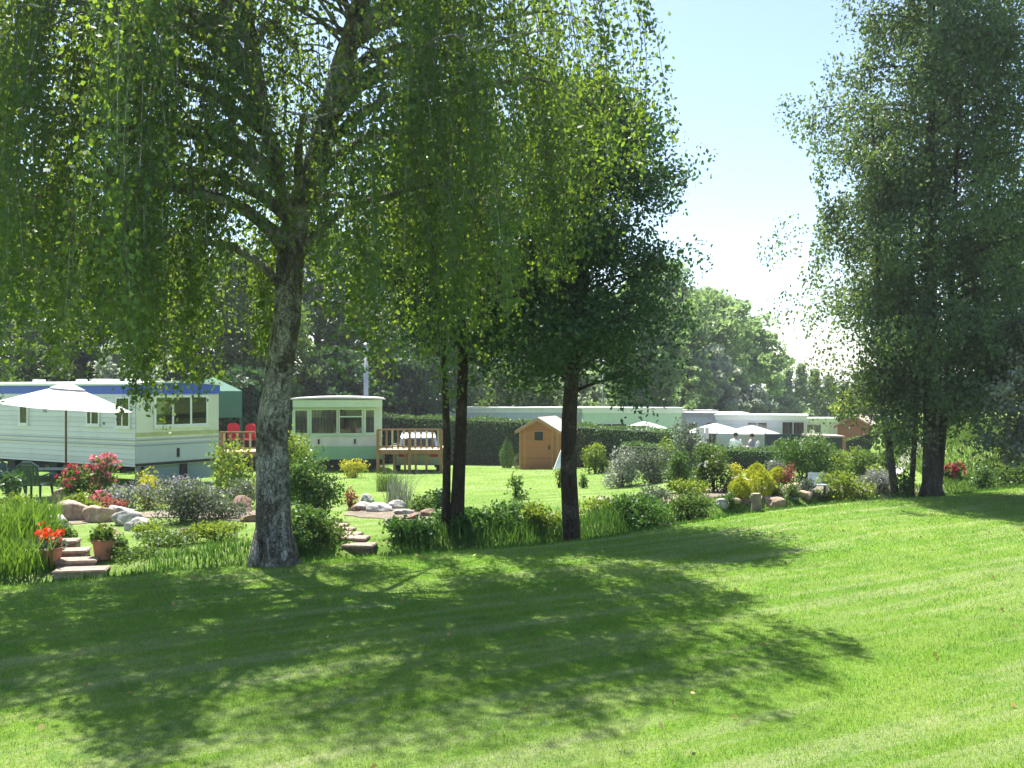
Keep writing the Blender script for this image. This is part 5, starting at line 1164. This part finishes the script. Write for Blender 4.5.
S = [
 # name,label,px,D,r,h,mat,n,ls,flowers,nf,fs
 ('rose_bush', 'bush of deep red flowers left of the taller pink one', 76, 21.2, .52, .92, 'leaf_mid', 1200, .07, 'petal_red', 55, .055),
 ('rose_bush', 'taller pink and red flowering bush in front of the blue banded caravan', 101, 21.6, .42, 1.12, 'leaf_mid', 700, .07, 'petal_pink', 80, .06),
 ('flowering_plant', 'low pink flowering plant above the white rounded rock', 97, 19.9, .34, .42, 'leaf_mid', 320, .06, 'petal_pink', 70, .045),
 ('yellow_shrub', 'bright yellow round-headed shrub in front of the caravan end', 151, 20.6, .38, .88, 'leaf_yellow', 1100, .055, None, 0, 0),
 ('yellow_shrub', 'low yellow-green spreading plant beneath the yellow shrub', 175, 20.4, .60, .42, 'leaf_yellow', 700, .05, None, 0, 0),
 ('lavender_shrub', 'wide grey-green lavender mound left of the birch trunk', 182, 18.0, .88, .80, 'leaf_grey', 3600, .052, 'petal_mauve', 150, .03),
 ('lavender_shrub', 'smaller grey lavender tuft beneath the yellow shrub', 128, 20.2, .5, .62, 'leaf_silver', 900, .045, 'petal_mauve', 60, .03),
 ('ground_cover_plant', 'low creeping cover along the ditch in front of the lavender mound', 165, 15.0, .55, .22, 'leaf_mid', 1200, .04, 'petal_white', 40, .02),
 ('ground_cover_plant', 'bright creeping cover between the lavender mound and the birch', 218, 15.4, .62, .30, 'leaf_yel', 1300, .045, None, 0, 0),
 ('ground_cover_plant', 'creeping cover at the ditch right of the small round box bush', 138, 14.3, .5, .16, 'leaf_mid', 900, .035, None, 0, 0),
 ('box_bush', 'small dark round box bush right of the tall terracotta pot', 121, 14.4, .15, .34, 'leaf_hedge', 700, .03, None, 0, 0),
 ('silver_plant', 'silvery loose plant behind the wide terracotta pot', 34, 15.3, .32, .42, 'leaf_silver', 500, .05, None, 0, 0),
 ('leafy_plant', 'green leafy plant between the two terracotta pots', 62, 15.4, .30, .36, 'leaf_mid', 420, .06, None, 0, 0),
 ('leafy_plant', 'fresh green plant behind the tan boulder', 92, 18.9, .36, .32, 'leaf_yel', 420, .06, None, 0, 0),
 ('leafy_plant', 'pale feathery plant above the sword-leaved clump', 20, 18.6, .5, .5, 'leaf_yel', 800, .055, None, 0, 0),
 ('leafy_shrub', 'blue-green leafy shrub before the garden chair at the left edge', 10, 20.6, .36, .85, 'leaf_dark', 420, .085, None, 0, 0),
 ('leafy_shrub', 'loose light green shrub between the caravan end and the birch trunk', 232, 23.5, .62, 1.5, 'leaf_yel', 900, .09, None, 0, 0),
 ('leafy_shrub', 'pale tufted shrub on the brown rock left of the birch', 243, 20.6, .42, .62, 'leaf_grey', 700, .055, None, 0, 0),
 ('leafy_shrub', 'light leaved shrub behind the birch trunk against the pale green caravan', 292, 22.5, .60, 1.75, 'leaf_yel', 1300, .075, None, 0, 0),
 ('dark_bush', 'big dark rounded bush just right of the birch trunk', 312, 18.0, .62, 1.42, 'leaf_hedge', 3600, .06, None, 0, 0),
 ('dark_bush', 'dark bush in shade at the foot of the big one, beside the birch', 300, 14.9, .62, .62, 'leaf_hedge', 2200, .06, None, 0, 0),  # hedge leaves chosen to put the birch's shadow into the bush colour
 ('dark_bush', 'dark leafy cover left of the lower steps', 325, 15.3, .45, .38, 'leaf_mid', 900, .05, None, 0, 0),
 ('yellow_shrub', 'small yellow shrub at the foot of the pale green caravan', 354, 33.5, .55, .70, 'leaf_yellow', 600, .08, None, 0, 0),
 ('brown_plant', 'dark russet dwarf shrub at the top of the lower steps', 351, 20.6, .20, .55, 'leaf_red', 260, .05, None, 0, 0),
 ('leafy_plant', 'low green plant among the rocks left of the two-trunked alder', 424, 19.8, .42, .34, 'leaf_mid', 520, .06, None, 0, 0),
 ('leafy_plant', 'dark green low plant behind the reddish brown rock', 436, 20.5, .40, .42, 'leaf_dark', 480, .07, None, 0, 0),
 ('sapling', 'thin airy sapling alone on the sunlit lawn', 516, 23.0, .40, .68, 'leaf_mid', 230, .075, None, 0, 0),
 ('leafy_plant', 'upright pale plant just left of the alder trunk', 559, 28.0, .18, .62, 'leaf_yel', 260, .06, None, 0, 0),
 ('leafy_plant', 'small upright plant just right of the alder trunk', 583, 27.5, .16, .50, 'leaf_mid', 200, .06, None, 0, 0),
 ('round_bush', 'bright green ball-shaped bush right of the alder trunk', 596, 36.5, .66, 1.15, 'leaf_yel', 1700, .085, None, 0, 0),
 ('silver_shrub', 'silvery flowering shrub right of the ball-shaped bush', 621, 27.0, .66, 1.15, 'leaf_silver', 1900, .06, 'petal_white', 40, .045),
 ('silver_shrub', 'grey-green feathery shrub between the silvery one and the tall dark one', 652, 26.5, .75, 1.0, 'leaf_grey', 2200, .06, None, 0, 0),
 ('dark_shrub', 'tall dark shrub with pale new leaves at the end of the tall hedge', 684, 24.6, .58, 1.62, 'leaf_grey', 2600, .065, None, 0, 0),
 ('dark_shrub', 'dark red-leaved shrub in front of the tall dark one', 680, 23.0, .42, 1.15, 'leaf_hedge', 2200, .055, None, 0, 0),
 ('flowering_shrub', 'rounded green shrub with white flowers left of the golden conifers', 715, 22.0, .60, 1.20, 'leaf_mid', 3600, .055, 'petal_white', 40, .04),
 ('wild_plant', 'wild tangled plant in the bank below the silvery shrub', 640, 18.2, .62, .62, 'leaf_wild', 1300, .06, None, 0, 0),
 ('wild_plant', 'tawny wild plant at the ditch below the flowering shrub', 672, 17.9, .55, .52, 'leaf_grey', 1100, .05, None, 0, 0),
 ('wild_plant', 'green wild plant at the ditch between the tawny one and the stump', 702, 18.3, .48, .58, 'leaf_yel', 1000, .05, None, 0, 0),
 ('wild_plant', 'yellowish wild plant right of the alder foot', 600, 18.6, .60, .45, 'leaf_yel', 900, .055, None, 0, 0),
 ('wild_plant', 'dark wild plant hard against the alder foot', 590, 16.2, .5, .42, 'leaf_wild', 900, .05, None, 0, 0),
 ('wild_plant', 'dark low plant left of the first edging stones', 731, 19.7, .22, .36, 'leaf_hedge', 500, .045, None, 0, 0),
 ('low_shrub', 'low mid green mound at the stones between the stump and the bench', 775, 20.9, .26, .34, 'leaf_mid', 600, .045, None, 0, 0),
 ('low_shrub', 'low silver mound at the far end of the edging stones', 866, 22.6, .34, .36, 'leaf_silver', 700, .045, None, 0, 0),
 ('wild_plant', 'bushy green plant hanging over the ditch right of the tawny one', 690, 18.9, .55, .52, 'leaf_mid', 1400, .05, None, 0, 0),
 ('leafy_shrub', 'medium green shrub filling the gap behind the round leafy bush', 862, 26.0, .7, .85, 'leaf_mid', 1900, .065, None, 0, 0),
 ('wild_plant', 'broad-leaved wild plant in the shaded bank under the two-trunked alder', 462, 16.6, .55, .40, 'leaf_wild', 1300, .075, None, 0, 0),
 ('wild_plant', 'feathery wild plant in the bank midway between the two alders', 500, 16.9, .60, .50, 'leaf_wild', 1500, .05, None, 0, 0),
 ('wild_plant', 'yellowish wild plant in the bank left of the shed-side alder foot', 538, 17.0, .42, .48, 'leaf_yel', 900, .055, None, 0, 0),
 ('wild_plant', 'low nettle-like plant in the bank left of the two-trunked alder', 412, 15.9, .5, .34, 'leaf_wild', 1200, .065, None, 0, 0),
 ('wild_plant', 'blue-green wild plant in the bank below the yellowish one', 622, 17.0, .5, .5, 'leaf_dark', 1300, .05, None, 0, 0),
 ('wild_plant', 'pale seed-headed plant in the bank above the blue-green one', 655, 20.6, .5, .5, 'leaf_grey', 1000, .05, None, 0, 0),
 ('wild_plant', 'low light green plant in front of the tall dark shrub', 690, 20.6, .5, .46, 'leaf_yel', 1000, .05, None, 0, 0),
 ('leafy_plant', 'low bronze plant between the tan boulder and the lavender mound', 112, 19.4, .4, .34, 'leaf_red', 420, .05, None, 0, 0),
 ('leafy_plant', 'mossy low plant in front of the pale grey rock', 150, 16.2, .4, .24, 'leaf_yel', 700, .04, None, 0, 0),
 ('leafy_plant', 'grey-green mat around the brown rock left of the birch', 224, 18.4, .5, .34, 'leaf_grey', 900, .045, None, 0, 0),
 ('leafy_plant', 'green tuft right behind the tan slab rock', 80, 20.4, .42, .42, 'leaf_yel', 600, .055, None, 0, 0),
 ('low_shrub', 'yellow-tipped low shrub highest in the right rockery', 735, 28.5, .36, .42, 'leaf_yellow', 500, .06, None, 0, 0),
 ('russet_shrub', 'russet pink shrub among the golden conifers', 786, 23.8, .30, .56, 'leaf_red', 420, .05, None, 0, 0),
 ('low_shrub', 'low green mound left of the white bench', 789, 21.0, .24, .34, 'leaf_mid', 560, .045, None, 0, 0),
 ('low_shrub', 'low grey-green mound hard left of the white bench', 806, 21.5, .20, .36, 'leaf_grey', 480, .045, None, 0, 0),
 ('low_shrub', 'pale grass-like shrub behind the golden conifers', 778, 29.0, .42, .60, 'leaf_silver', 600, .06, None, 0, 0),
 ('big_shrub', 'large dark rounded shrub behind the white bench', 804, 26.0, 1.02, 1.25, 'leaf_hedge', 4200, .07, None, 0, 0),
 ('big_shrub', 'lower yellow-green shrub sloping away right of the large dark one', 838, 27.5, .72, .78, 'leaf_yel', 1700, .07, None, 0, 0),
 ('leafy_shrub', 'round leafy bush with pale leaves at the lawn edge', 847, 21.5, .66, .84, 'leaf_yel', 3200, .055, 'petal_white', 30, .03),
 ('lavender_shrub', 'pale lavender tuft between the round leafy bush and the slim birch', 881, 22.9, .46, .52, 'leaf_silver', 1500, .045, 'petal_mauve', 50, .03),
 ('leafy_shrub', 'bronze-green shrub in front of the low clipped hedge', 859, 30.0, .62, .95, 'leaf_yel', 1200, .075, None, 0, 0),
 ('leafy_shrub', 'clipped dark shrub left of the slim birch stems', 883, 31.0, .55, .90, 'leaf_mid', 1300, .07, None, 0, 0),
 ('leafy_plant', 'bright yellow-green plant left of the slim birch', 877, 24.5, .46, .55, 'leaf_yel', 800, .06, 'petal_white', 20, .03),
 ('leafy_plant', 'green shoots around the foot of the slim birch', 906, 19.45, .26, .66, 'leaf_mid', 480, .06, None, 0, 0),
 ('climbing_plant', 'climbing plant with white flowers over the dark green screen', 812, 45.5, .85, 1.75, 'leaf_mid', 1100, .11, 'petal_white', 110, .07),
 ('leafy_shrub', 'tall thin shrub in front of the pale green parasol hedge end', 668, 33, .4, 1.35, 'leaf_yel', 700, .08, None, 0, 0),
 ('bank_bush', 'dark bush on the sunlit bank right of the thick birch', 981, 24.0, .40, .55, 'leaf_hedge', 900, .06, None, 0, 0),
 ('bank_bush', 'bush hiding the foot of the variegated tree', 1012, 22.0, .7, .85, 'leaf_mid', 1100, .07, None, 0, 0),
 ('leafy_plant', 'red-flowered plant on the terrace side of the right shrub', 953, 25.0, .42, .42, 'leaf_mid', 600, .07, 'petal_red', 52, .06),
]
for k, (nm, lab, px, D, r, h, mt, n, ls, fl, nf, fs) in enumerate(S):
    random.seed(500 + k); RNG = np.random.default_rng(500 + k)
    shrub(nm, lab, gp(px, D), r, h, M[mt], n=int(n * 1.5), ls=ls, flowers=M[fl] if fl else None, nf=nf, fs=fs, cat='shrub' if 'shrub' in nm or 'bush' in nm else 'plant', lumps=8)
for (px, D, r, h, lab) in ((740, 20.2, .22, .44, 'lowest golden dwarf conifer, nearest the stump'), (762, 20.8, .27, .56, 'largest golden dwarf conifer in the middle of the rockery'), (757, 24.6, .26, .52, 'golden dwarf conifer highest up the rockery'), (778, 24.0, .23, .44, 'golden dwarf conifer right of the highest one')):
    conifer('golden_conifer', lab, gp(px, D), r * 1.1, h, M['leaf_gold'], 2900, .048, group='golden dwarf conifers', tip=.15, power=.6)
conifer('cypress', 'narrow dark cypress in front of the hedge left of the shed', gp(507, 45), .42, zy(437, 45) - gp(507, 45).z, M['leaf_hedge'], 2200, .07, tip=.5, cat='tree')
conifer('cypress', 'pale small conifer between the cypress and the shed', gp(518, 44), .26, .72, M['leaf_grey'], 700, .06, tip=.4, cat='tree')

# ------------------------------------------------------------------ stump, pond tub
b = gp(756, 16.75); t = thing('tree_stump', b, 'short weathered wooden stump on the lawn edge', 'stump')
mb = MB(); trunk_mb(mb, [(0, 0, -.06), (0, 0, .04), (.01, 0, .2), (0, 0, .33), (0, 0, .36)], [.105, .095, .085, .088, .075], 16, wob=.12); mb.build('wood', M['wood_grey'], t)
MB().lathe([(.07, 0), (.05, .008), (.0, .01)], 14, (0, 0, .355)).build('cut_face', M['wood_pale'], t)
print('objects', len(bpy.data.objects), 'polys', sum(len(m.polygons) for m in bpy.data.meshes))

n = 460; X = RNG.uniform(-8, 10, n); Y = RNG.uniform(4.6, 19, n); k = (Y - np.interp(X, EX, EY)) < -.3; X, Y = X[k], Y[k]
o = leaves('fallen_leaves', np.stack([X, Y, T(X, Y) + .022], 1), .045, leafmat('dry_leaves', (.28, .20, .07), (.50, .42, .16), (.4, .3, .1), .2), None, aspect=.7)
tag(o, 'scattered dry yellow and brown leaves on the mown lawn', 'fallen leaves', kind='stuff')
# ------------------------------------------------------------------ summer haze
hb = MB().box(-950, 950, -450, 1550, -4.4, 16).build('haze', None, None)
m, nt, out = newmat('summer_haze'); pv = N(nt, 'ShaderNodeVolumePrincipled'); pv.inputs['Density'].default_value = .0006
pv.inputs['Color'].default_value = (.86, .92, 1, 1); pv.inputs['Anisotropy'].default_value = .35
nt.links.new(pv.outputs[0], out.inputs['Volume']); hb.data.materials.append(m); tag(hb, 'thin bluish summer haze', 'haze', kind='stuff')
